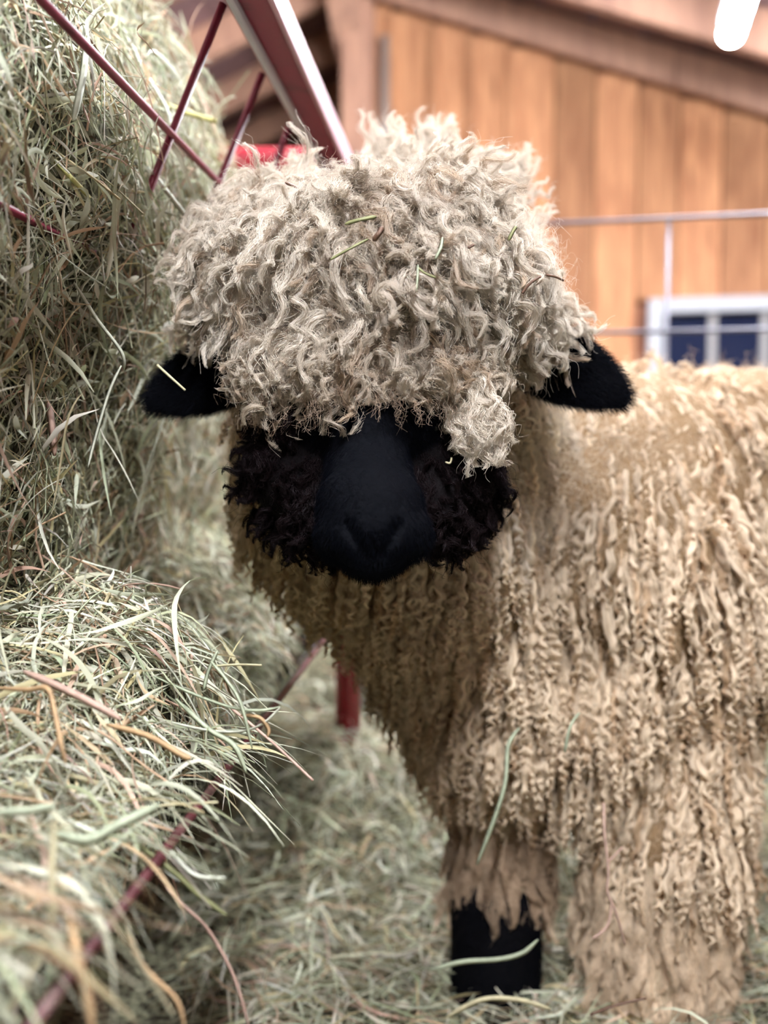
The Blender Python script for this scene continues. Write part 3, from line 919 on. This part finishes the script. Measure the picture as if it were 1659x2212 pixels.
# --- topknot
crown = np.array(P(740, 430, .96))
def top_flow(p, nor, out=.8, down=.35):
    v = p - crown; v[:, 2] *= .6
    v = v - nor * (v * nor).sum(1, keepdims=True)
    v = nrmz(v) * out
    v[:, 2] -= down
    return v
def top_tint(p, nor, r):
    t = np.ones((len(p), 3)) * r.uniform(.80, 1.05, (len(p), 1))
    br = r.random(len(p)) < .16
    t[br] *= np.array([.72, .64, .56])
    # brown shade painted into the lower wool, plus dirt patches towards the left
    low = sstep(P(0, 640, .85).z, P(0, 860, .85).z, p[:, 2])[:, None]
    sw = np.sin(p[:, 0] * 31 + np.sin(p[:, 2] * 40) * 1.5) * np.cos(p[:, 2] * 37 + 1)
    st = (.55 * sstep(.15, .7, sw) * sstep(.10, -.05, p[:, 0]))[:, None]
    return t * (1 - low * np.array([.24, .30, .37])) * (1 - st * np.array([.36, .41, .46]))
camv = np.array([0, 0, H]) - tcen
facing = (nrmz(camv) * vn[tri[:, 0]]).sum(1)
wt = np.where(facing > -.35, 1.0, .35)
topm = (ttag == TOP)
p, nn = sample(1750, topm, 101, wt)
r = np.random.default_rng(5)
N = len(p)
fl = top_flow(p, nn, .7, .30) + .62 * swirl(p) + r.normal(0, .25, (N, 3))
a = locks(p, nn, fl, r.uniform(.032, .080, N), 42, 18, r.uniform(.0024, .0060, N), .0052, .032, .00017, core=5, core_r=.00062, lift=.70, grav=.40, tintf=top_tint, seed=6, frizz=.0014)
# crown tufts standing up
p2, n2 = sample(230, topm & (tcen[:, 2] > P(0, 520, .95).z), 102)
up = np.tile(np.array([0, 0, .5]), (len(p2), 1)) + .6 * swirl(p2, 30, 2) + r.normal(0, .25, (len(p2), 3))
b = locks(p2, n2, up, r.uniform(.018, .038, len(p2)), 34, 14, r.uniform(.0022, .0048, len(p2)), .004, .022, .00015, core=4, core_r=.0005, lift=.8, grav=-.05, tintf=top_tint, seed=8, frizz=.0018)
# fringe falling over the face
zf0, zf1 = P(0, 775, .86).z, P(0, 700, .86).z
p3, n3 = sample(330, (ttag != EAR) & (tcen[:, 1] < .93) & (tcen[:, 2] > zf0) & (tcen[:, 2] < zf1) & (tcen[:, 0] > -.13) & (tcen[:, 0] < .115), 103)
f3 = np.stack([(p3[:, 0] + .015) * 7 + r.normal(0, .25, len(p3)), np.full(len(p3), -.25), np.full(len(p3), -.42)], 1)
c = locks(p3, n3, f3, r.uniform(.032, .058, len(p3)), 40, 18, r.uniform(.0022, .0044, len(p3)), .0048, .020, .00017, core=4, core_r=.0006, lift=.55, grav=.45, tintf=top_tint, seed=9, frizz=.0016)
# one bright long lock group at the right side of the face
rt = np.array([P(1005 + r.uniform(-60, 55), 835 + r.uniform(-45, 40), .852) for _ in range(40)])
nn4 = np.tile(np.array([.2, -.9, .1]), (40, 1)); f4 = np.tile(np.array([.50, -.1, -.9]), (40, 1)) + r.normal(0, .10, (40, 3))
dd = locks(rt, nn4, f4, r.uniform(.042, .068, 40), 36, 18, r.uniform(.0018, .0034, 40), .004, .026, .00016, core=3, core_r=.0005, lift=.2, grav=.5, seed=10, frizz=.0022)
# thin brown wisps trailing from the fringe over the black face
p6, n6 = sample(420, (ttag != EAR) & (tcen[:, 1] < .93) & (tcen[:, 2] > P(0, 835, .86).z - .12 * np.abs(tcen[:, 0] + .012) ) & (np.abs(tcen[:, 0]) > -.03) & (tcen[:, 2] < zf1) & (tcen[:, 0] > -.125) & (tcen[:, 0] < .11), 120)
f6 = np.stack([(p6[:, 0] + .01) * 8 + r.normal(0, .3, len(p6)), np.full(len(p6), -.3), np.full(len(p6), -.5)], 1)
w_ = locks(p6, n6, f6, r.uniform(.025, .055, len(p6)), 3, 16, np.full(len(p6), .0014), .0028, .036, .00013, lift=.6, grav=.4, tintf=lambda a_, b_, c_: np.tile(np.array([.55, .45, .38]), (len(a_), 1)) * c_.uniform(.6, 1.3, (len(a_), 1)), seed=121, frizz=.0025)
hair_object('fringe_wisps', *w_, WOOL_TOP)
# frizz haze: single curly fibres
p5, n5 = sample(11000, topm, 104, wt)
f5 = top_flow(p5, n5, .5, .2) + .6 * swirl(p5) + r.normal(0, .6, (len(p5), 3))
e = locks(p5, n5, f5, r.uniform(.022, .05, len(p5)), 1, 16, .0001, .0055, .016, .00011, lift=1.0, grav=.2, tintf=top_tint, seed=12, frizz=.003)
hair_object('topknot_wool', *cat([(a[0], a[1], a[2]), ] ), WOOL_TOP)
hair_object('crown_tufts', *cat([
    (b[0], b[1], b[2])]), WOOL_TOP)
pts = np.concatenate([c[0], dd[0]]); hair_object('fringe_wool', pts, np.concatenate([c[1], dd[1]]), np.concatenate([c[2], dd[2]]), WOOL_TOP)
hair_object('topknot_frizz', e[0], e[1], e[2], WOOL_TOP)

# nape wool and the blurred wisps standing behind the head
wis = []
for (px, py, d, n_, hgt, lean) in ((850, 425, 1.16, 30, .085, -.10), (870, 410, 1.14, 24, .065, -.2), (925, 400, 1.19, 26, .075, .08), (945, 390, 1.2, 20, .065, .12),
                                   (1000, 425, 1.17, 34, .05, .25), (1050, 430, 1.17, 40, .05, .35), (1085, 440, 1.17, 44, .055, .5), (660, 420, 1.02, 12, .050, -.1), (875, 400, .99, 26, .040, .0), (1030, 490, 1.12, 60, .045, .3)):
    for k in range(n_):
        wis.append((*(PX(px + r.normal(0, 14), py + r.normal(0, 10), d + r.normal(0, .01))), hgt * r.uniform(.7, 1.1), lean + r.normal(0, .10)))
wis = np.array(wis)
fl = np.stack([wis[:, 4], np.zeros(len(wis)), np.ones(len(wis))], 1)
w_ = locks(wis[:, :3], np.tile(np.array([0, 0, 1.0]), (len(wis), 1)), fl, wis[:, 3], 30, 14, np.full(len(wis), .0032), .0045, .03, .00018, lift=.3, grav=-.05, seed=14, frizz=.002)
hair_object('nape_wisps', *w_, WOOL_TOP)
p, nn = sample(500, ttag == NAPE, 105)
fl = r.normal(0, .5, (500, 3)) + np.array([0, .3, .2])
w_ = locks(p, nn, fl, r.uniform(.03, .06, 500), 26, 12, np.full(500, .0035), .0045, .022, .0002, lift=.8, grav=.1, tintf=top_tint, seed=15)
hair_object('nape_wool', *w_, WOOL_TOP)

# --- cheek wool: black brown curls
p, nn = sample(900, (ttag == CHEEK) | ((ttag == FACE) & (np.abs(tcen[:, 0] + .005) > .052) & (tcen[:, 1] > .86)), 106)
N = len(p); sx = np.sign(p[:, 0] + .01)
fl = np.stack([sx * .55, np.full(N, -.12), np.full(N, -.5)], 1) + r.normal(0, .3, (N, 3))
def dark_tint(p, nor, r):
    t = np.ones((len(p), 3)) * r.uniform(.5, 1.5, (len(p), 1))
    return np.clip(t, 0, 1.1)
fl += .5 * swirl(p, 35, 1)
w_ = locks(p, nn, fl, r.uniform(.014, .032, N), 30, 14, r.uniform(.0025, .005, N), .0036, .020, .00017, core=4, core_r=.0006, lift=.5, grav=.5, tintf=dark_tint, seed=16)
hair_object('cheek_wool', *w_, WOOL_DARK)

# --- short fur on face and ears
fm = (ttag == FACE) | (ttag == HOOF)
p, nn = sample(42000, fm & (tcen[:, 1] < 1.0), 107)
N = len(p)
fl = np.tile(np.array([0, .1, -.9]), (N, 1)); fl[:, 0] += p[:, 0] * 6; fl += r.normal(0, .25, (N, 3))
w_ = locks(p, nn, fl, r.uniform(.004, .0085, N), 1, 4, .00005, .0001, .02, .00011, lift=.45, grav=.2, seed=17, frizz=0)
hair_object('face_fur', *w_, FUR_BLACK)
p, nn = sample(26000, (ttag == EAR), 108)
N = len(p); sx = np.sign(p[:, 0])
fl = np.stack([sx * .8, np.zeros(N), np.full(N, -.25)], 1) + r.normal(0, .25, (N, 3))
w_ = locks(p, nn, fl, r.uniform(.005, .011, N), 1, 4, .00005, .0002, .02, .00010, lift=.6, grav=.1, seed=18, frizz=0)
hair_object('ear_fur', *w_, FUR_BLACK)
p, nn = sample(5000, ttag == HOOF, 109)
fl = np.tile(np.array([0, 0, -1.0]), (5000, 1))
w_ = locks(p, nn, fl, r.uniform(.006, .013, 5000), 1, 4, .00005, .0002, .02, .00016, lift=.4, grav=.2, seed=19, frizz=0)
hair_object('leg_fur', *w_, FUR_BLACK)

# --- body fleece: hanging wavy locks
vis = (facing > -.25) & (tcen[:, 0] < .66)
def body_tint(p, nor, r):
    n = len(p)
    t = np.ones((n, 3)) * r.uniform(.80, 1.08, (n, 1))
    br = r.random(n) < .14
    t[br] *= np.array([.74, .66, .58])
    pale = np.exp(-(((p[:, 0] - .15) / .10) ** 2 + ((p[:, 2] - H - .0) / .09) ** 2))[:, None]    # pale neck side
    t = t * (1 + pale * np.array([.05, .16, .34]))
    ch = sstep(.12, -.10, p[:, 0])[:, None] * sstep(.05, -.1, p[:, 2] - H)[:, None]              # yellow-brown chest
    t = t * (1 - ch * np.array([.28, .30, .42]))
    return t
bmk = (ttag == BODY)
cl = .5 + .5 * np.sin(tcen[:, 0] * 34 + tcen[:, 1] * 21 + 1.6 * np.sin(tcen[:, 2] * 15)) * np.cos(tcen[:, 2] * 17 + 2 * np.sin(tcen[:, 0] * 13))
neck = np.exp(-(((tcen[:, 0] - .17) / .085) ** 2 + ((tcen[:, 2] - H - .0) / .085) ** 2))
bw = (.45 + .8 * cl) * (1 - .8 * neck)
p, nn = sample(2500, bmk & vis, 110, bw)
N = len(p)
zr = p[:, 2] - H
fl = np.tile(np.array([0, 0, -.95]), (N, 1)) + np.clip(zr, -.1, .1)[:, None] * np.array([0, 0, 2.0]) + .30 * swirl(p, 22, 3) + r.normal(0, .2, (N, 3))
ln = np.interp(zr, [-.45, -.1, .1], [.072, .058, .036]) * r.uniform(.7, 1.2, N)
w_ = locks(p, nn, fl, ln, 16, 18, r.uniform(.0020, .0040, N), .0026, .027, .00026, core=2, core_r=.0018, lift=.62, grav=.55, tintf=body_tint, seed=20, frizz=.0007, tipcurl=.8)
hair_object('body_fleece', *w_, WOOL_BODY)
# outer prominent ropes hanging on chest and flank
p, nn = sample(950, bmk & vis & (zrel < -.06), 111, bw)
N = len(p)
fl = np.tile(np.array([0, 0, -.95]), (N, 1)) + .3 * swirl(p, 22, 3) + r.normal(0, .16, (N, 3))
w_ = locks(p, nn, fl, r.uniform(.050, .088, N), 14, 22, r.uniform(.0018, .0038, N), .0030, .031, .00026, core=2, core_r=.0022, lift=1.0, grav=.8, tintf=body_tint, seed=21, frizz=.0006, tipcurl=1.0)
hair_object('hanging_locks', *w_, WOOL_BODY)
# fluffy fibre between the locks
p, nn = sample(9000, bmk & vis, 112, 1 + 9 * neck)
N = len(p)
fl = r.normal(0, .6, (N, 3)) + np.array([0, 0, -.4])
w_ = locks(p, nn, fl, r.uniform(.015, .04, N), 1, 12, .0001, .0045, .013, .00018, lift=.7, grav=.3, tintf=body_tint, seed=22, frizz=.002)
hair_object('fleece_fluff', *w_, WOOL_BODY)
# far side of the body
p, nn = sample(1500, bmk & ~vis, 113)
N = len(p); fl = np.tile(np.array([0, 0, -.8]), (N, 1)) + r.normal(0, .3, (N, 3))
w_ = locks(p, nn, fl, r.uniform(.04, .07, N), 14, 12, np.full(N, .0055), .004, .018, .0005, lift=.6, grav=.6, tintf=body_tint, seed=23)
hair_object('far_fleece', *w_, WOOL_BODY)
# legs
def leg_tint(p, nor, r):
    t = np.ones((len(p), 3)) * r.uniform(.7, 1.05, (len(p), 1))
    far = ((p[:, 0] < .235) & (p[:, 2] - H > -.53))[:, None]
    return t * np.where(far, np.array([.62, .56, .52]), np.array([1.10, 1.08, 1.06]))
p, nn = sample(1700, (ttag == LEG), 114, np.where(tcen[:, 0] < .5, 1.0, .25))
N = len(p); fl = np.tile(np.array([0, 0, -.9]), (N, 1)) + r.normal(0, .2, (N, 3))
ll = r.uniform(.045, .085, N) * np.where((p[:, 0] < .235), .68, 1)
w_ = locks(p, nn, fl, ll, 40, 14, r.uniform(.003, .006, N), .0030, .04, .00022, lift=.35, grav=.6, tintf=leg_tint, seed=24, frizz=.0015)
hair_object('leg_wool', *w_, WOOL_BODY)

# ---------------------------------------------------------------- single stalks, blades and twigs
def catmull(pts, n=6):
    pts = [Vector(p) for p in pts]
    if len(pts) == 2: return [pts[0].lerp(pts[1], i / n) for i in range(n + 1)]
    out = []
    for i in range(len(pts) - 1):
        p0, p1, p2, p3 = pts[max(i - 1, 0)], pts[i], pts[i + 1], pts[min(i + 2, len(pts) - 1)]
        for k in range(n):
            t = k / n
            out.append(.5 * ((2 * p1) + (p2 - p0) * t + (2 * p0 - 5 * p1 + 4 * p2 - p3) * t * t + (3 * p1 - p0 - 3 * p2 + p3) * t ** 3))
    out.append(pts[-1]); return out
_mats = {}
def cmat(c):
    if c not in _mats:
        m = mat_base('stalk_colour', c, .55, spec=.35)
        nt = m.node_tree; nz = node(m, 'ShaderNodeTexNoise'); nz.inputs['Scale'].default_value = 120
        tc = node(m, 'ShaderNodeTexCoord'); nt.links.new(tc.outputs['Object'], nz.inputs[0])
        cr = node(m, 'ShaderNodeValToRGB'); e = cr.color_ramp.elements
        e[0].position = .3; e[0].color = (c[0] * .7, c[1] * .7, c[2] * .7, 1); e[1].position = .7; e[1].color = (*c, 1)
        nt.links.new(nz.outputs[0], cr.inputs[0]); nt.links.new(cr.outputs[0], nt.nodes['Principled BSDF'].inputs['Base Color'])
        _mats[c] = m
    return _mats[c]
PALE, SAGE, STRAW, YEL, TAN, PINK, OLIVE, BROWN = (.66, .68, .56), (.50, .56, .40), (.66, .60, .38), (.80, .76, .32), (.60, .40, .22), (.62, .42, .34), (.25, .26, .12), (.16, .09, .06)
def blade_bm(bm, path, wpx, twist=.6, round_=False):
    """path of (px, py, depth); wpx: width in photograph pixels at the middle"""
    pts = catmull([P(*q) for q in path])
    dm = sum(q[2] for q in path) / len(path)
    w = wpx * dm / F
    if round_:
        n = len(pts)
        bm_tube(bm, pts, [w * .5 * (1 - .25 * i / n) for i in range(n)], 7)
        return
    view = Vector((0, -1, 0)); n = len(pts); rows = []
    for i, q in enumerate(pts):
        t = (pts[min(i + 1, n - 1)] - pts[max(i - 1, 0)]).normalized()
        s = t.cross(view)
        s = s.normalized() if s.length > 1e-3 else Vector((1, 0, 0))
        nn_ = s.cross(t).normalized()
        a = twist * math.sin(i / n * 4)
        s2 = s * math.cos(a) + nn_ * math.sin(a); n2 = s2.cross(t)
        k = i / (n - 1); ww = w * .5 * min(1, .35 + 4 * min(k, 1 - k))
        th = max(w * .06, .00015)
        rows.append([bm.verts.new(q - s2 * ww), bm.verts.new(q + n2 * (ww * .35 + th)), bm.verts.new(q + s2 * ww), bm.verts.new(q + n2 * (ww * .35 - th))])
    for i in range(n - 1):
        for k in range(4):
            bm.faces.new((rows[i][k], rows[i][(k + 1) % 4], rows[i + 1][(k + 1) % 4], rows[i + 1][k]))
    bm.faces.new(rows[0]); bm.faces.new(rows[-1])
def blade(name, cat_, label, path, wpx, col, twist=.5, round_=False, extra=()):
    bm = bmesh.new(); blade_bm(bm, path, wpx, twist, round_)
    for q, w2 in extra: blade_bm(bm, q, w2, twist, round_)
    return tag(mesh_from_bm(name, bm, cmat(col), None, True), label, cat_)
D1 = .80
blade('straw', 'straw', 'short thick yellow straw jutting right from the rack hay beside the red rods', [(345, 222, 1.13), (400, 242, 1.12), (466, 262, 1.11)], 14, YEL, 0, True)
blade('hay_stalk', 'hay', 'broad pale blade hanging straight down in front of the upper rack hay', [(186, 88, .82), (181, 150, .81), (170, 210, .80), (158, 262, .80)], 15, PALE, .3)
blade('hay_stalk', 'hay', 'pale twisted blade crossing the top left corner of the rack hay', [(-20, 22, .8), (40, 42, .79), (90, 48, .79), (126, 56, .80)], 11, PALE, .8)
blade('hay_stalk', 'hay', 'curved pale green blade hooking upward just below the top left corner', [(-20, 92, .8), (40, 94, .79), (80, 82, .79), (96, 58, .80)], 14, SAGE, .3)
blade('hay_stalk', 'hay', 'long pale stalk slanting down through the rack hay toward the sheep topknot', [(265, 60, 1.1), (310, 150, 1.08), (360, 235, 1.07), (372, 290, 1.07)], 9, PALE, .3)
blade('hay_stalk', 'hay', 'straight pale blade leaning against the left edge of the topknot', [(320, 360, 1.02), (365, 420, 1.0), (412, 480, .99)], 11, PALE, .2)
blade('hay_stalk', 'hay', 'yellow split stalk in the middle of the rack hay at left', [(112, 340, .84), (150, 380, .84), (195, 428, .85)], 11, YEL, .2)
blade('hay_stalk', 'hay', 'long white stalk lying diagonally on the rack hay left of the black ear', [(160, 610, .86), (210, 690, .87), (262, 760, .88), (268, 800, .89)], 8, PALE, .2)
blade('hay_stalk', 'hay', 'long pale stalk bending down below the left black ear', [(262, 790, .88), (235, 850, .88), (205, 950, .88), (190, 1010, .88)], 8, PALE, .2)
blade('straw', 'straw', 'thin pale straw lying across the left black ear', [(340, 789, .90), (372, 818, .89), (400, 843, .89)], 6, STRAW, 0, True)
blade('hay_stalk', 'hay', 'pinkish flat blade hanging at the far left below ear height', [(104, 870, .86), (112, 920, .85), (118, 985, .85)], 16, PINK, .3)
# spilling over the trough
blade('hay_stalk', 'hay', 'long pale green blade reaching furthest right over the trough lip', [(330, 1460, .82), (420, 1500, .80), (500, 1528, .78), (560, 1535, .77), (606, 1527, .77)], 7, SAGE, .6)
blade('hay_stalk', 'hay', 'looping blade running back under the tip of the trough spill', [(606, 1527, .77), (570, 1562, .77), (520, 1580, .78), (450, 1578, .78), (370, 1560, .78)], 7, PALE, .5)
blade('straw', 'straw', 'straight pinkish straw pointing down right past the trough lip', [(500, 1530, .82), (590, 1605, .80), (676, 1686, .78)], 7, PINK, 0, True)
blade('hay_stalk', 'hay', 'orange brown folded blade at the tip of the trough spill', [(520, 1545, .78), (560, 1550, .77), (580, 1575, .77), (578, 1592, .77)], 9, TAN, .3)
blade('hay_stalk', 'hay', 'green blade crossing others and hanging from the end of the spill', [(455, 1428, .79), (490, 1470, .78), (520, 1520, .77), (545, 1618, .77)], 8, SAGE, .5)
blade('hay_stalk', 'hay', 'pale green blade standing up at the top of the spill end', [(440, 1490, .79), (450, 1450, .79), (470, 1406, .79)], 9, SAGE, .3)
blade('hay_stalk', 'hay', 'arched green blade dropping steeply from the trough spill', [(380, 1510, .80), (450, 1575, .78), (505, 1610, .77), (532, 1670, .77)], 12, SAGE, .4)
blade('straw', 'straw', 'pale horizontal straw at the upper edge of the trough spill', [(455, 1440, .83), (510, 1436, .82), (565, 1437, .81)], 6, STRAW, 0, True)
blade('hay_stalk', 'hay', 'tan pointed blade sloping down in the near trough hay', [(230, 1565, .74), (320, 1590, .73), (390, 1630, .72), (412, 1640, .72)], 14, TAN, .2)
blade('hay_stalk', 'hay', 'broad pinkish white blade lying diagonally across the trough hay', [(50, 1450, .72), (130, 1485, .71), (200, 1520, .70), (262, 1555, .70)], 18, PINK, .2)
blade('hay_stalk', 'hay', 'orange tan strap bent downward in the middle of the trough hay', [(-10, 1486, .70), (60, 1490, .69), (102, 1488, .68), (118, 1540, .67), (130, 1600, .66), (142, 1650, .66)], 13, TAN, .2)
blade('hay_stalk', 'hay', 'wide pale green leaf pointing up right in the near trough hay', [(120, 1800, .62), (190, 1815, .61), (260, 1780, .61), (345, 1738, .62)], 24, SAGE, .2)
blade('hay_stalk', 'hay', 'yellow green stalk along the left edge of the near hay', [(-10, 1755, .6), (60, 1752, .6), (120, 1740, .6)], 18, SAGE, .2)
blade('hay_stalk', 'hay', 'tall blurred upright stalk in the lower left foreground', [(118, 1770, .55), (112, 1880, .54), (110, 2000, .53), (60, 2120, .52), (0, 2212, .51)], 17, STRAW, .2)
blade('hay_stalk', 'hay', 'wide tan blade hanging into the lower left corner', [(150, 1985, .52), (170, 2080, .51), (200, 2230, .50)], 28, TAN, .2)
blade('hay_stalk', 'hay', 'long tan stalk drooping from the trough toward the floor', [(215, 1890, .62), (262, 1980, .61), (308, 2085, .60), (380, 2160, .60), (400, 2230, .60)], 12, TAN, .2)
blade('hay_stalk', 'hay', 'thin pale stalk curving from the trough to the bottom edge', [(330, 1890, .70), (400, 1960, .69), (450, 2010, .69), (505, 2110, .69), (540, 2225, .69)], 8, PINK, .1)
blade('hay_stalk', 'hay', 'olive blade bundle hanging low over the trough lip', [(290, 1820, .68), (370, 1880, .67), (430, 1935, .67), (490, 1978, .67)], 13, OLIVE, .3)
blade('hay_stalk', 'hay', 'pale blade sticking out level above the olive bundle', [(360, 1830, .68), (420, 1890, .67), (488, 1897, .67)], 11, PALE, .4)
blade('straw', 'straw', 'short pale straw crossing blades low on the trough spill', [(300, 1745, .72), (380, 1738, .71), (470, 1733, .70)], 7, STRAW, 0, True)
# on the fleece
blade('hay_stalk', 'hay', 'long green blade hanging from the chest fleece', [(1122, 1572, 1.085), (1098, 1612, 1.08), (1092, 1690, 1.07), (1068, 1770, 1.07), (1030, 1868, 1.08)], 11, SAGE, .2)
blade('hay_stalk', 'hay', 'short green blade caught in the shoulder fleece above the near leg', [(1252, 1540, 1.06), (1232, 1570, 1.05), (1220, 1625, 1.05)], 8, SAGE, .3)
blade('twig', 'twig', 'thin forked twig dangling from the belly fleece between the front legs', [(1304, 1735, 1.06), (1306, 1800, 1.05), (1314, 1880, 1.05), (1312, 1925, 1.05), (1330, 1970, 1.05), (1350, 2040, 1.06)], 7, PINK, 0, True,
      extra=[([(1322, 1950, 1.05), (1312, 2000, 1.05), (1280, 2028, 1.05)], 7), ([(1314, 1862, 1.05), (1345, 1830, 1.05)], 5)])
blade('twig', 'twig', 'dark short stick lying across the wool of the near front leg', [(1275, 2192, 1.02), (1330, 2172, 1.02), (1395, 2156, 1.02)], 6, BROWN, 0, True)
TD = .800
for (nm, ct, lb, pth, w, c_, rd) in (
    ('hay_fragment', 'hay', 'thick olive stem piece lying level on the topknot centre', [(745, 484, TD + .01), (780, 474, TD + .005), (813, 468, TD + .01)], 10, OLIVE, False),
    ('hay_fragment', 'hay', 'slim green piece slanting on the topknot below the olive stem', [(712, 562, TD), (750, 540, TD - .004), (796, 516, TD)], 7, OLIVE, False),
    ('hay_fragment', 'hay', 'red brown bent twig at the right side of the topknot', [(1128, 634, .838), (1145, 612, .836), (1168, 597, .837)], 7, BROWN, True),
    ('hay_fragment', 'hay', 'dark crooked bit at the right outline of the topknot', [(1180, 594, .855), (1200, 598, .86), (1217, 606, .865)], 6, BROWN, True),
    ('hay_fragment', 'hay', 'small green blade hanging in the middle of the topknot', [(903, 572, .793), (902, 600, .792), (899, 630, .792)], 6, SAGE, False),
    ('hay_fragment', 'hay', 'small green blade sloping right from the topknot middle', [(903, 578, .793), (918, 590, .792), (942, 600, .792)], 6, OLIVE, False),
    ('hay_fragment', 'hay', 'brown bit near the top left of the topknot', [(616, 394, .875), (635, 402, .873), (655, 411, .875)], 7, BROWN, False),
    ('hay_fragment', 'hay', 'dark clump of chaff beside the olive stem on the topknot', [(806, 520, TD), (818, 505, TD - .004), (826, 490, TD)], 14, BROWN, False),
    ('hay_fragment', 'hay', 'pair of brown chaff bits at the right top of the topknot', [(1010, 536, .80), (1025, 528, .80)], 7, BROWN, False),
    ('hay_fragment', 'hay', 'pale green short leaf at the right of the topknot middle', [(940, 560, .79), (952, 535, .79), (956, 512, .80)], 8, SAGE, False),
    ('hay_fragment', 'hay', 'tiny pale straw fleck on the dark cheek below the fringe', [(962, 998, .79), (972, 1000, .79), (976, 988, .79)], 4, STRAW, False),
    ('hay_fragment', 'hay', 'grey green flecks near the upper right of the topknot', [(1098, 520, .84), (1108, 500, .84), (1116, 488, .845)], 9, OLIVE, False)):
    blade(nm, ct, lb, pth, w, c_, .4, rd)
# on the floor in front of the legs
blade('hay_stalk', 'hay', 'long pale blade lying across the black lower leg of the sheep', [(930, 2095, 1.10), (1000, 2078, 1.09), (1080, 2072, 1.08), (1130, 2058, 1.08), (1162, 2030, 1.08)], 11, SAGE, .2)
blade('hay_stalk', 'hay', 'arched straw coloured blade on the floor below the black hoof', [(960, 2200, 1.08), (1040, 2160, 1.07), (1120, 2160, 1.07), (1190, 2180, 1.07)], 12, STRAW, .2)
blade('straw', 'straw', 'yellow straw on the floor behind the near leg at the right edge', [(1600, 2062, 1.3), (1630, 2055, 1.3), (1662, 2052, 1.3)], 10, YEL, 0, True)
